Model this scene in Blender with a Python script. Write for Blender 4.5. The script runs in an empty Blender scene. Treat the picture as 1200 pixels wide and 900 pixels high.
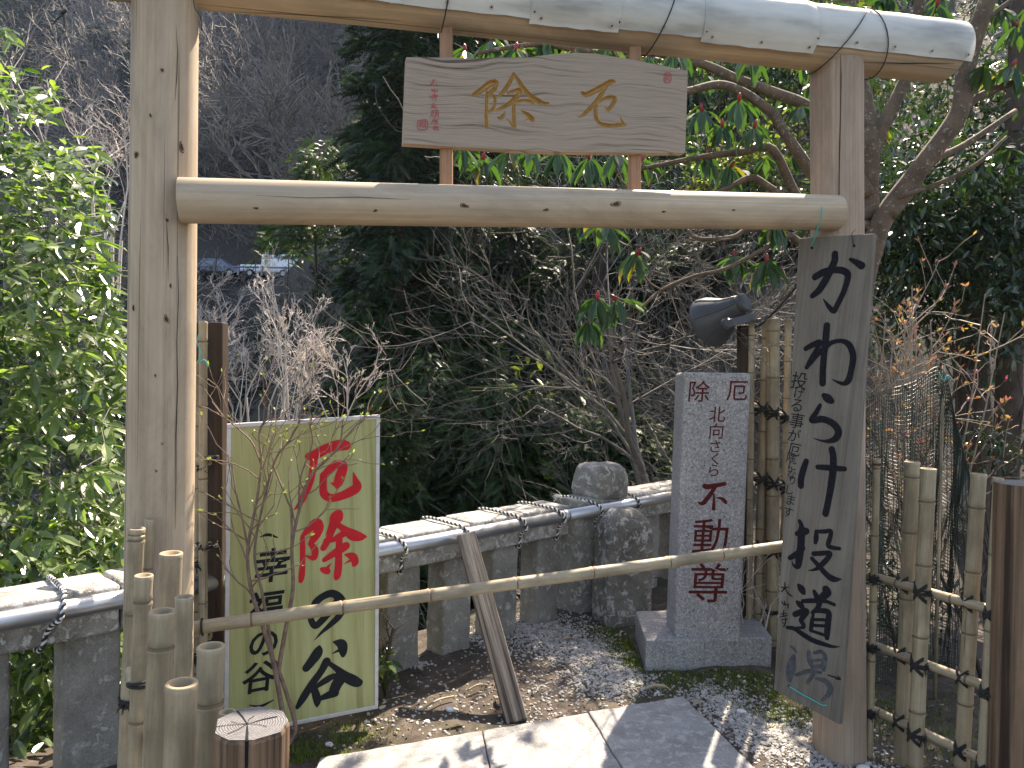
import bpy, bmesh, math, random, zlib
import numpy as np
from mathutils import Vector, Matrix, noise
random.seed(7); RNG = np.random.default_rng(7)
S = bpy.context.scene; COL = S.collection
# ---------------------------------------------------------------- camera
EYE = Vector((0, 0, 1.6)); PITCH = math.radians(1.7); ROLL = 0.027
FW = Vector((0, math.cos(PITCH), -math.sin(PITCH))); _u = Vector((0, math.sin(PITCH), math.cos(PITCH))); _r = Vector((1, 0, 0))
RT = _r*math.cos(ROLL) + _u*math.sin(ROLL); UP = _u*math.cos(ROLL) - _r*math.sin(ROLL)
cd = bpy.data.cameras.new('camera'); cam = bpy.data.objects.new('camera', cd); COL.objects.link(cam)
cd.sensor_width = 36; cd.lens = 27; cd.clip_end = 2000; cd.clip_start = .05
m = Matrix((RT, UP, -FW)).transposed().to_4x4(); m.translation = EYE; cam.matrix_world = m; S.camera = cam
# ---------------------------------------------------------------- light
SUN_EL = math.radians(50); SUN_AZ = math.radians(23)          # azimuth clockwise from straight ahead (+Y)
sd = Vector((math.sin(SUN_AZ)*math.cos(SUN_EL), math.cos(SUN_AZ)*math.cos(SUN_EL), math.sin(SUN_EL)))
W = bpy.data.worlds.new("World"); S.world = W; W.use_nodes = True
nt = W.node_tree; sky = nt.nodes.new('ShaderNodeTexSky'); sky.sky_type = 'NISHITA'; sky.sun_disc = False
sky.sun_elevation = SUN_EL; sky.sun_rotation = SUN_AZ; sky.air_density = 1.0; sky.dust_density = 1.5
bg = nt.nodes['Background']; bg.inputs[1].default_value = 0.115; nt.links.new(sky.outputs[0], bg.inputs[0])
sl = bpy.data.lights.new('sun', 'SUN'); sl.energy = 4.3; sl.angle = math.radians(.53); sl.color = (1, .95, .87)
so = bpy.data.objects.new('sun', sl); COL.objects.link(so); so.rotation_euler = (-sd).to_track_quat('-Z', 'Y').to_euler()
S.view_settings.view_transform = 'Standard'; S.view_settings.look = 'None'; S.view_settings.exposure = 2.1; S.view_settings.use_white_balance = True; S.view_settings.white_balance_temperature = 7700; S.view_settings.white_balance_tint = 14; S.view_settings.gamma = 1
S.cycles.max_bounces = 8; S.cycles.transparent_max_bounces = 12; S.cycles.volume_bounces = 1

def ray(x, y): return FW + RT*((x-600)/900) + UP*((450-y)/900)
def at(x, y, Y):
    d = ray(x, y); return EYE + d*(Y/d.y)
def gr(x, y, z=0):
    d = ray(x, y); return EYE + d*((z-EYE.z)/d.z)
# ---------------------------------------------------------------- object helpers
def tag(o, label=None, cat=None, group=None, kind=None):
    if label: o['label'] = label
    if cat: o['category'] = cat
    if group: o['group'] = group
    if kind: o['kind'] = kind
    return o
def thing(name, label, cat, loc=(0, 0, 0), group=None):
    o = bpy.data.objects.new(name, None); COL.objects.link(o); o.location = loc; o.empty_display_size = .1
    return tag(o, label, cat, group)
def wm(o):                       # world matrix without a depsgraph update
    return o.matrix_basis if o.parent is None else wm(o.parent) @ o.matrix_basis
def link(name, me, parent=None, frame=None):
    """object of a mesh whose vertices are in the frame's local space (frame None = world)"""
    o = bpy.data.objects.new(name, me); COL.objects.link(o)
    f = frame if frame is not None else Matrix()
    if parent is not None:
        o.parent = parent; o.matrix_basis = wm(parent).inverted() @ f
    else: o.matrix_basis = f
    return o
def npmesh(name, V, F, mats, mi=None, smooth=True):
    me = bpy.data.meshes.new(name); V = np.asarray(V, np.float32).reshape(-1, 3)
    me.vertices.add(len(V)); me.vertices.foreach_set('co', V.ravel())
    if isinstance(F, np.ndarray):
        n, k = F.shape; me.loops.add(n*k); me.loops.foreach_set('vertex_index', F.astype(np.int32).ravel())
        me.polygons.add(n); me.polygons.foreach_set('loop_start', np.arange(0, n*k, k, dtype=np.int32))
    else:
        L = [len(f) for f in F]; flat = [i for f in F for i in f]; n = len(F)
        me.loops.add(len(flat)); me.loops.foreach_set('vertex_index', flat); me.polygons.add(n)
        me.polygons.foreach_set('loop_start', np.concatenate([[0], np.cumsum(L)[:-1]]).astype(np.int32))
    for mm in (mats if isinstance(mats, (list, tuple)) else [mats]): me.materials.append(mm)
    if mi is not None: me.polygons.foreach_set('material_index', np.asarray(mi, np.int32))
    me.polygons.foreach_set('use_smooth', np.full(n, bool(smooth)))
    me.update(calc_edges=True); me.validate(); return me
class MB:
    def __init__(s): s.v = []; s.f = []; s.m = []
    def add(s, v, f, m=0):
        b = len(s.v); s.v += [tuple(q) for q in v]; s.f += [tuple(i+b for i in q) for q in f]; s.m += [m]*len(f); return s
    def box(s, c, size, R=None, m=0, taper=1.0):
        R = R or Matrix.Identity(3); c = Vector(c); x, y, z = [k/2 for k in size]; P = []
        for dz in (-1, 1):
            t = taper if dz > 0 else 1
            for dx, dy in ((-1, -1), (1, -1), (1, 1), (-1, 1)): P.append(c + R @ Vector((dx*x*t, dy*y*t, dz*z)))
        return s.add(P, [(3, 2, 1, 0), (4, 5, 6, 7), (0, 1, 5, 4), (1, 2, 6, 5), (2, 3, 7, 6), (3, 0, 4, 7)], m)
    def tube(s, pts, rad, n=6, m=0, cap=True):
        pts = [Vector(p) for p in pts]; k = len(pts)
        if not isinstance(rad, (list, tuple)): rad = [rad]*k
        V = []; prev = None
        for i, p in enumerate(pts):
            t = (pts[min(i+1, k-1)] - pts[max(i-1, 0)])
            t = t.normalized() if t.length > 1e-9 else Vector((0, 0, 1))
            if prev is None: a = t.orthogonal().normalized()
            else:
                a = prev - t*prev.dot(t); a = a.normalized() if a.length > 1e-6 else t.orthogonal().normalized()
            prev = a; b = t.cross(a)
            for j in range(n):
                an = 2*math.pi*j/n; V.append(p + (a*math.cos(an) + b*math.sin(an))*rad[i])
        F = [(i*n+j, i*n+(j+1) % n, (i+1)*n+(j+1) % n, (i+1)*n+j) for i in range(k-1) for j in range(n)]
        if cap: F += [tuple(range(n-1, -1, -1)), tuple((k-1)*n+j for j in range(n))]
        return s.add(V, F, m)
    def lathe(s, prof, n=20, m=0, wob=None):     # prof [(r, z)] or [(r, z, mat)] for the ring below it
        V = []; k = len(prof)
        for q in prof:
            for j in range(n):
                an = 2*math.pi*j/n; r = q[0]*(1 if wob is None else wob(an, q[1]))
                V.append((r*math.cos(an), r*math.sin(an), q[1]))
        b = len(s.v); s.v += V
        for i in range(k-1):
            mm = prof[i+1][2] if len(prof[i+1]) > 2 else m
            for j in range(n):
                s.f.append((b+i*n+j, b+i*n+(j+1) % n, b+(i+1)*n+(j+1) % n, b+(i+1)*n+j)); s.m.append(mm)
        return s
    def build(s, name, mats, parent=None, frame=None, smooth=False, local=False):
        """vertices are world coordinates unless local=True (then they are in the frame)"""
        V = s.v
        if frame is not None and not local:
            inv = frame.inverted(); V = [inv @ Vector(q) for q in V]
        me = npmesh(name, np.array([tuple(q) for q in V]), s.f, mats, s.m, smooth)
        return link(name, me, parent, frame)
def axis_frame(p0, p1, roll=0):
    p0 = Vector(p0); p1 = Vector(p1); z = (p1-p0).normalized(); ref = Vector((0, -1, 0)) if abs(z.y) < .9 else Vector((1, 0, 0))
    y = (ref - z*ref.dot(z)).normalized(); x = y.cross(z)
    M = Matrix((x, y, z)).transposed().to_4x4(); M = M @ Matrix.Rotation(roll, 4, 'Z'); M.translation = p0; return M
def soften(o, w=.004, seg=2, ang=35):
    md = o.modifiers.new('bevel', 'BEVEL'); md.width = w; md.segments = seg; md.limit_method = 'ANGLE'; md.angle_limit = math.radians(ang); return o
def nz(x, y=0, z=0, s=1.0): return noise.noise(Vector((x*s, y*s, z*s)))
def catmull(P, n=8):
    P = np.array(P, float); out = []
    Q = np.vstack([2*P[0]-P[1], P, 2*P[-1]-P[-2]])
    for i in range(1, len(Q)-2):
        for t in np.linspace(0, 1, n, endpoint=False):
            a, b, c, d = Q[i-1:i+3]
            out.append(.5*((2*b) + (c-a)*t + (2*a-5*b+4*c-d)*t*t + (3*b-a-3*c+d)*t**3))
    out.append(P[-1]); return np.array(out)
def smooth_pts(P, n=6): return [Vector(q) for q in catmull([tuple(p) for p in P], n)]
# ---------------------------------------------------------------- materials
def mat(name):
    mt = bpy.data.materials.new(name); mt.use_nodes = True; t = mt.node_tree; p = t.nodes['Principled BSDF']; return mt, t, p
def N(t, kind, **kw):
    n = t.nodes.new('ShaderNode'+kind)
    for k, v in kw.items():
        if k.startswith('i_'): n.inputs[k[2:].replace('_', ' ')].default_value = v
        else: setattr(n, k, v)
    return n
def ramp(t, src, stops):
    r = t.nodes.new('ShaderNodeValToRGB'); e = r.color_ramp.elements
    while len(e) < len(stops): e.new(.5)
    for q, (pos, c) in zip(e, stops): q.position = pos; q.color = (*c, 1) if len(c) == 3 else c
    t.links.new(src, r.inputs[0]); return r.outputs[0]
def coords(t, scale=(1, 1, 1), kind='Object', rot=(0, 0, 0)):
    c = t.nodes.new('ShaderNodeTexCoord'); mp = t.nodes.new('ShaderNodeMapping'); mp.inputs['Scale'].default_value = scale; mp.inputs['Rotation'].default_value = rot
    t.links.new(c.outputs[kind], mp.inputs[0]); return mp.outputs[0]
def ntex(t, vec, scale, detail=6, rough=.6, dist=0):
    n = N(t, 'TexNoise', i_Scale=scale, i_Detail=detail, i_Roughness=rough, i_Distortion=dist); t.links.new(vec, n.inputs['Vector']); return n.outputs[0]
def mixc(t, fac, a, b, mode='MIX'):
    n = t.nodes.new('ShaderNodeMix'); n.data_type = 'RGBA'; n.blend_type = mode
    for sock, v in ((n.inputs[0], fac), (n.inputs[6], a), (n.inputs[7], b)):
        if hasattr(v, 'links') or isinstance(v, bpy.types.NodeSocket): t.links.new(v, sock)
        else: sock.default_value = v if not isinstance(v, tuple) else (*v, 1)
    return n.outputs[2]
def bump(t, p, h, strength=.3, dist=.004):
    b = N(t, 'Bump', i_Strength=strength, i_Distance=dist); t.links.new(h, b.inputs['Height']); t.links.new(b.outputs[0], p.inputs['Normal'])
def rgb3(h): return tuple(h)
def plain(name, col, rough=.6, metal=0, var=.15, scale=30, spec=.4):
    mt, t, p = mat(name); v = coords(t); n = ntex(t, v, scale); p.inputs['Specular IOR Level'].default_value = spec
    c = ramp(t, n, [(.3, tuple(q*(1-var) for q in col)), (.7, tuple(min(1, q*(1+var)) for q in col))])
    t.links.new(c, p.inputs['Base Color']); p.inputs['Roughness'].default_value = rough; p.inputs['Metallic'].default_value = metal
    bump(t, p, n, .15, .002); return mt
def wood(name, dark, light, stain=None, grain=60, along=1.6, rough=.75, axis='z', bumpy=.35, blot=.5, crack=0, tight=0):
    mt, t, p = mat(name)
    sc = {'z': (1, 1, along/grain), 'x': (along/grain, 1, 1), 'y': (1, along/grain, 1)}[axis]
    v = coords(t, sc); big = coords(t, tuple(min(1, q*12) for q in sc))
    g = ntex(t, v, grain, 8, .65, .3); w = ntex(t, big, 7, 6, .65); md = ntex(t, v, grain*.22, 6, .7, .5); sp = ntex(t, coords(t), 38, 5, .7)
    c = ramp(t, g, [(.28+.12*tight, dark), (.55-.05*tight, tuple((a+b)/2 for a, b in zip(dark, light))), (.78-.17*tight, light)])
    c = mixc(t, .8, c, ramp(t, md, [(.30, (.62, .58, .55)), (.5, (1, 1, 1)), (.70, (1.12, 1.12, 1.12))]), 'MULTIPLY')
    c = mixc(t, ramp(t, sp, [(.62, (0, 0, 0)), (.74, (.35, .35, .35))]), c, tuple(q*.55 for q in dark))
    if stain: c = mixc(t, ramp(t, w, [(.42, (0, 0, 0)), (.7, (blot,)*3)]), c, stain)
    if crack:
        k = ntex(t, v, grain*.45, 3, .5, .1)
        c = mixc(t, ramp(t, k, [(.27, (crack,)*3), (.31, (0, 0, 0))]), c, tuple(q*.25 for q in dark))
    mo = ntex(t, coords(t, tuple(max(q, .3) for q in sc)), 5.5, 7, .7, .6)
    c = mixc(t, 1.0, c, ramp(t, mo, [(.30, (.66, .645, .64)), (.48, (.92, .91, .90)), (.62, (1.06, 1.05, 1.03))]), 'MULTIPLY')
    ck = ntex(t, coords(t, tuple(q*.5 if q < 1 else q for q in sc)), grain*.9, 2, .5, .05)
    c = mixc(t, ramp(t, ck, [(.285, (.75,)*3), (.31, (0, 0, 0))]), c, tuple(q*.28 for q in dark))
    t.links.new(c, p.inputs['Base Color']); p.inputs['Roughness'].default_value = rough; p.inputs['Specular IOR Level'].default_value = .25
    bump(t, p, g, bumpy, .003); return mt
def rock(name, base, dark, lichen, amt=.5, sc=8, speck=0):
    mt, t, p = mat(name); v = coords(t)
    a = ntex(t, v, sc, 8, .65); b = ntex(t, v, sc*3.5, 6, .7, .4); fine = ntex(t, v, 160, 3, .6)
    c = ramp(t, a, [(.35, dark), (.62, base)])
    c = mixc(t, ramp(t, b, [(.60-.14*amt, (0, 0, 0)), (.66-.12*amt, (1, 1, 1))]), c, lichen)
    c = mixc(t, .6, c, ramp(t, fine, [(.35, (.55,)*3), (.6, (1, 1, 1))]), 'MULTIPLY')
    t.links.new(c, p.inputs['Base Color']); p.inputs['Roughness'].default_value = .9
    add = N(t, 'Math', operation='ADD'); t.links.new(b, add.inputs[0]); t.links.new(fine, add.inputs[1]); bump(t, p, add.outputs[0], .5, .006); return mt
def granite(name, base):
    mt, t, p = mat(name); v = coords(t)
    vo = N(t, 'TexVoronoi', i_Scale=130); t.links.new(v, vo.inputs['Vector']); n = ntex(t, v, 5, 5); f = ntex(t, v, 260, 2, .5)
    c = ramp(t, vo.outputs['Color'], [(.0, tuple(q*.22 for q in base)), (.22, tuple(q*.75 for q in base)), (.6, base), (.95, tuple(min(1, q*1.55) for q in base))])
    c = mixc(t, .5, c, ramp(t, n, [(.35, (.6, .6, .62)), (.65, (1, 1, 1))]), 'MULTIPLY')
    t.links.new(c, p.inputs['Base Color']); p.inputs['Roughness'].default_value = .5; bump(t, p, f, .12, .001); return mt
def leafmat(name, dark, light, trans=.4, rough=.35, tint=None, spec=.5):
    mt, t, p = mat(name); g = t.nodes.new('ShaderNodeNewGeometry'); o = t.nodes.new('ShaderNodeObjectInfo')
    add = N(t, 'Math', operation='ADD'); fr = N(t, 'Math', operation='FRACT'); t.links.new(g.outputs['Random Per Island'], add.inputs[0]); t.links.new(o.outputs['Random'], add.inputs[1]); t.links.new(add.outputs[0], fr.inputs[0])
    st = [(0, dark), (.94, light)] + ([(.975, tint)] if tint else [])
    c = ramp(t, fr.outputs[0], st); t.links.new(c, p.inputs['Base Color']); p.inputs['Roughness'].default_value = rough; p.inputs['Specular IOR Level'].default_value = spec
    tr = t.nodes.new('ShaderNodeBsdfTranslucent'); tc = mixc(t, 1.0, c, (1.5, 1.75, .55), 'MULTIPLY'); t.links.new(tc, tr.inputs[0])
    mx = t.nodes.new('ShaderNodeMixShader'); mx.inputs[0].default_value = trans
    t.links.new(p.outputs[0], mx.inputs[1]); t.links.new(tr.outputs[0], mx.inputs[2]); t.links.new(mx.outputs[0], t.nodes['Material Output'].inputs[0]); return mt
M = {}
M['post'] = wood('weathered_post_wood', (.33, .255, .175), (.46, .37, .265), (.36, .305, .25), 90, .9, .7, blot=.6, bumpy=.15)
M['beam'] = wood('beam_wood', (.33, .26, .18), (.47, .385, .28), (.37, .325, .275), 90, .9, .7, blot=.6, bumpy=.15)
M['greypost'] = wood('grey_post_wood', (.27, .205, .15), (.41, .33, .255), (.26, .175, .125), 80, .8, .75, blot=.6, crack=.25, bumpy=.2)
M['strut'] = wood('reddish_strut_wood', (.22, .12, .07), (.42, .26, .17), None, 60, 1.2, .7)
M['plaque'] = None
M['board'] = wood('grey_board_wood', (.122, .108, .090), (.21, .188, .157), (.13, .113, .092), 110, 1.0, .8, 'y', .4, .7)
M['brown'] = wood('dark_brown_wood', (.022, .015, .011), (.075, .05, .035), None, 50, .9, .7, crack=.8)
M['brownpost'] = wood('brown_post_wood', (.030, .018, .011), (.21, .135, .085), (.05, .03, .02), 42, .8, .65, crack=.9, tight=1, bumpy=.6)
M['timber'] = wood('old_timber', (.05, .038, .03), (.36, .305, .245), (.08, .055, .045), 40, .6, .85, blot=.7, crack=.9, tight=1, bumpy=.6)
M['bamboo'] = wood('dry_bamboo', (.25, .205, .13), (.44, .37, .26), (.17, .14, .095), 60, 3, .45, bumpy=.08, blot=1.0)
M['bamboo_node'] = plain('bamboo_node', (.12, .088, .05), .7)
M['bamboo_in'] = plain('bamboo_inside', (.26, .20, .12), .8)
M['cord'] = plain('black_palm_cord', (.02, .018, .017), .9, var=.5, scale=200)
M['rope_white'] = plain('rope_white_strand', (.62, .60, .56), .9); M['rope_black'] = plain('rope_black_strand', (.03, .03, .035), .9)
M['pipe'] = plain('galvanised_pipe', (.42, .44, .47), .38, .85, .12, 9)
M['stone'] = rock('weathered_stone', (.27, .255, .225), (.15, .135, .115), (.37, .36, .34), .3, 5)
M['cap'] = rock('lichened_cap_stone', (.25, .24, .215), (.13, .12, .10), (.38, .37, .345), .5, 6)
M['rail'] = rock('rail_stone', (.36, .34, .31), (.15, .135, .12), (.52, .51, .48), .6, 8)
M['boulder'] = rock('blotched_stone', (.20, .185, .16), (.085, .075, .062), (.40, .39, .37), .6, 5)
M['granite'] = granite('grey_granite', (.26, .255, .252))
M['slab'] = rock('paving_stone', (.30, .296, .285), (.20, .197, .19), (.36, .355, .345), .6, 6)
M['soil'] = None
M['pebble'] = plain('pale_pebble', (.31, .29, .265), .85, 0, .5, 24)
M['sheet'] = None; M['pebble_white'] = plain('white_stone', (.55, .54, .52), .8, 0, .2, 40)
M['white_metal'] = plain('aluminium_frame', (.46, .46, .47), .45, .5, .12)
M['ink'] = plain('black_ink', (.010, .010, .013), .8, 0, .5, 90, .12); M['ink_faded'] = plain('faded_ink', (.062, .064, .070), .9, 0, .5, 30, .1)
M['red'] = plain('red_paint', (.46, .014, .022), .5, 0, .15, 20, .15); M['darkred'] = plain('dark_red_paint', (.075, .012, .012), .85, 0, .6, 120, .1)
M['sealred'] = plain('vermilion_seal', (.33, .06, .06), .7); M['black'] = plain('black_print', (.007, .010, .013), .5, 0, .3, 20, .15)
M['gold'] = plain('old_gold_paint', (.30, .165, .045), .45, .25, .2, 80)
M['teal'] = plain('teal_string', (.04, .36, .33), .6); M['wire'] = plain('black_wire', (.02, .02, .02), .5)
M['lamp'] = plain('dark_grey_casting', (.045, .05, .058), .42, 0, .12, 60); M['glass'] = plain('lamp_glass', (.2, .22, .25), .1)
M['bark'] = rock('lichened_bark', (.135, .095, .062), (.07, .048, .032), (.28, .24, .19), .2, 11)
M['darkbark'] = plain('dark_bark', (.055, .04, .03), .9, 0, .4, 20); M['cedarbark'] = wood('cedar_bark', (.05, .032, .022), (.17, .11, .075), None, 30, .9, .9)
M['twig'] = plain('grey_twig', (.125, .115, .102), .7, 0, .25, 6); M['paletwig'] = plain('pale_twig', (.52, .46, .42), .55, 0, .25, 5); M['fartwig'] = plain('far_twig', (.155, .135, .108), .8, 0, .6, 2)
M['tantwig'] = plain('tan_twig', (.26, .20, .15), .7, 0, .3, 20); M['shrubtwig'] = plain('shrub_twig', (.15, .10, .075), .8, 0, .4, 30)
M['leaf_left'] = leafmat('glossy_evergreen_leaf', (.025, .06, .018), (.165, .225, .08), .48, .25, None, 1.0)
M['leaf_rhodo'] = leafmat('rhododendron_leaf', (.022, .06, .024), (.045, .092, .03), .32, .3, (.17, .14, .03))
M['leaf_dark'] = leafmat('dark_glossy_leaf', (.010, .026, .011), (.03, .06, .02), .2, .25, None, .7)
M['olive'] = leafmat('olive_backlit_leaf', (.035, .05, .016), (.13, .15, .05), .45, .45)
M['cedar'] = leafmat('cedar_foliage', (.008, .021, .009), (.028, .052, .018), .22, .5, None, .3)
M['hinoki'] = leafmat('young_conifer_foliage', (.014, .034, .011), (.05, .085, .024), .25, .5, None, .3)
M['farcon'] = leafmat('far_conifer_foliage', (.010, .022, .012), (.03, .048, .022), .15, .6, None, .2)
M['moss'] = leafmat('moss', (.03, .05, .01), (.15, .20, .025), .3, .7, None, .2)
M['bud'] = leafmat('new_leaf_bud', (.16, .20, .05), (.35, .36, .12), .35, .4); M['redbud'] = leafmat('red_bud', (.22, .02, .03), (.32, .05, .06), .3, .4)
M['azalea'] = leafmat('azalea_bud', (.24, .07, .12), (.30, .20, .11), .35, .5, (.34, .03, .24)); M['litter'] = leafmat('dead_leaf', (.12, .08, .05), (.42, .35, .26), .15, .6)
M['net'] = plain('green_netting', (.022, .04, .030), .5)
M['carwhite'] = plain('white_car_paint', (.85, .86, .88), .3, 0, .03); M['cargrey'] = plain('blue_grey_car_paint', (.16, .19, .26), .3, 0, .05); M['carglass'] = plain('car_glass', (.10, .12, .14), .12); M['tyre'] = plain('tyre_rubber', (.02, .02, .02), .8)
M['concrete'] = plain('guard_rail_grey', (.30, .31, .32), .7); M['asphalt'] = plain('asphalt', (.06, .06, .062), .9, 0, .2, 3)
def special():
    # soil: brown earth with damp dark and mossy patches
    mt, t, p = mat('garden_soil'); v = coords(t); a = ntex(t, v, 1.4, 6); b = ntex(t, v, 9, 8, .7); f = ntex(t, v, 70, 6, .7)
    c = ramp(t, b, [(.3, (.028, .020, .014)), (.55, (.075, .056, .040)), (.75, (.15, .125, .10))])
    c = mixc(t, ramp(t, a, [(.52, (0, 0, 0)), (.64, (.55, .55, .55))]), c, (.035, .045, .014))
    c = mixc(t, .5, c, ramp(t, f, [(.35, (.5, .5, .5)), (.65, (1, 1, 1))]), 'MULTIPLY')
    t.links.new(c, p.inputs['Base Color']); p.inputs['Roughness'].default_value = .95; bump(t, p, f, .8, .01); M['soil'] = mt
    # plaque: plain-sawn board, rings swirl round a knot near the middle
    mt, t, p = mat('plaque_wood'); v = coords(t); ds = ntex(t, coords(t, (1, 1.6, 1)), 2.4, 2, .45)
    sep = t.nodes.new('ShaderNodeSeparateXYZ'); t.links.new(v, sep.inputs[0])
    mx = N(t, 'Math', operation='MULTIPLY_ADD'); mx.inputs[1].default_value = .13; t.links.new(ds, mx.inputs[0]); t.links.new(sep.outputs['Y'], mx.inputs[2])
    cb = t.nodes.new('ShaderNodeCombineXYZ'); sx = N(t, 'Math', operation='MULTIPLY'); sx.inputs[1].default_value = .022; t.links.new(sep.outputs['X'], sx.inputs[0])
    t.links.new(sx.outputs[0], cb.inputs[0]); t.links.new(mx.outputs[0], cb.inputs[1])
    g = ntex(t, cb.outputs[0], 85, 4, .55); f = ntex(t, coords(t, (.03, 1, 1)), 220, 4, .6)
    c = ramp(t, g, [(.30, (.065, .046, .034)), (.38, (.20, .153, .115)), (.44, (.27, .215, .165)), (.60, (.305, .242, .186)), (.75, (.24, .188, .144))])
    c = mixc(t, .45, c, ramp(t, f, [(.3, (.6, .58, .56)), (.65, (1, 1, 1))]), 'MULTIPLY')
    t.links.new(c, p.inputs['Base Color']); p.inputs['Roughness'].default_value = .75; bump(t, p, f, .25, .002); M['plaque'] = mt
    # green printed panel with wood-grain print and grime
    mt, t, p = mat('printed_green_panel'); v = coords(t, (1, .03, 1)); g = ntex(t, v, 22, 5, .6, .2); g2 = ntex(t, v, 90, 3, .5); w = ntex(t, coords(t), 3, 6)
    c = ramp(t, g, [(.32, (.165, .155, .052)), (.46, (.28, .285, .115)), (.68, (.345, .355, .165))])
    c = mixc(t, ramp(t, g2, [(.60, (0, 0, 0)), (.68, (.35, .35, .35))]), c, (.17, .15, .05))
    c = mixc(t, ramp(t, w, [(.55, (0, 0, 0)), (.75, (.3, .3, .3))]), c, (.24, .23, .09))
    t.links.new(c, p.inputs['Base Color']); p.inputs['Roughness'].default_value = .42; M['panel'] = mt
    # milky plastic sheet
    mt, t, p = mat('milky_plastic_sheet'); v = coords(t, (1, 1, .2)); n = ntex(t, v, 14, 6, .6)
    c = ramp(t, n, [(.3, (.30, .305, .285)), (.5, (.54, .55, .52)), (.7, (.66, .67, .64))]); t.links.new(c, p.inputs['Base Color']); p.inputs['Roughness'].default_value = .55
    tr = t.nodes.new('ShaderNodeBsdfTranslucent'); tr.inputs[0].default_value = (.75, .76, .70, 1); mxs = t.nodes.new('ShaderNodeMixShader'); mxs.inputs[0].default_value = .3
    t.links.new(p.outputs[0], mxs.inputs[1]); t.links.new(tr.outputs[0], mxs.inputs[2]); t.links.new(mxs.outputs[0], t.nodes['Material Output'].inputs[0]); bump(t, p, n, .1, .003); M['sheet'] = mt
    # stump end grain: rings round the pith and radial checks
    mt, t, p = mat('grey_end_grain'); v = coords(t); sp = N(t, 'TexWave', wave_type='RINGS', rings_direction='Z', i_Scale=75.0, i_Distortion=3.5, i_Detail=3.0, i_Detail_Scale=2.0); t.links.new(v, sp.inputs['Vector'])
    c = ramp(t, sp.outputs['Color'], [(.2, (.075, .072, .072)), (.7, (.15, .147, .147))]); n = ntex(t, v, 60, 4)
    c = mixc(t, .5, c, ramp(t, n, [(.3, (.5, .5, .5)), (.65, (1, 1, 1))]), 'MULTIPLY'); t.links.new(c, p.inputs['Base Color']); p.inputs['Roughness'].default_value = .9; bump(t, p, sp.outputs['Color'], .4, .003); M['endgrain'] = mt
    # hillside floor: dead leaves and earth
    mt, t, p = mat('hillside_litter'); v = coords(t); a = ntex(t, v, .25, 8, .65); b = ntex(t, v, 5, 8, .75)
    c = ramp(t, b, [(.3, (.016, .013, .010)), (.55, (.042, .034, .027)), (.76, (.14, .115, .095))]); c = mixc(t, ramp(t, a, [(.45, (0, 0, 0)), (.62, (.6, .6, .6))]), c, (.045, .05, .03))
    t.links.new(c, p.inputs['Base Color']); p.inputs['Roughness'].default_value = .95; bump(t, p, b, 1, .05); M['hill'] = mt
special()
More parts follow.
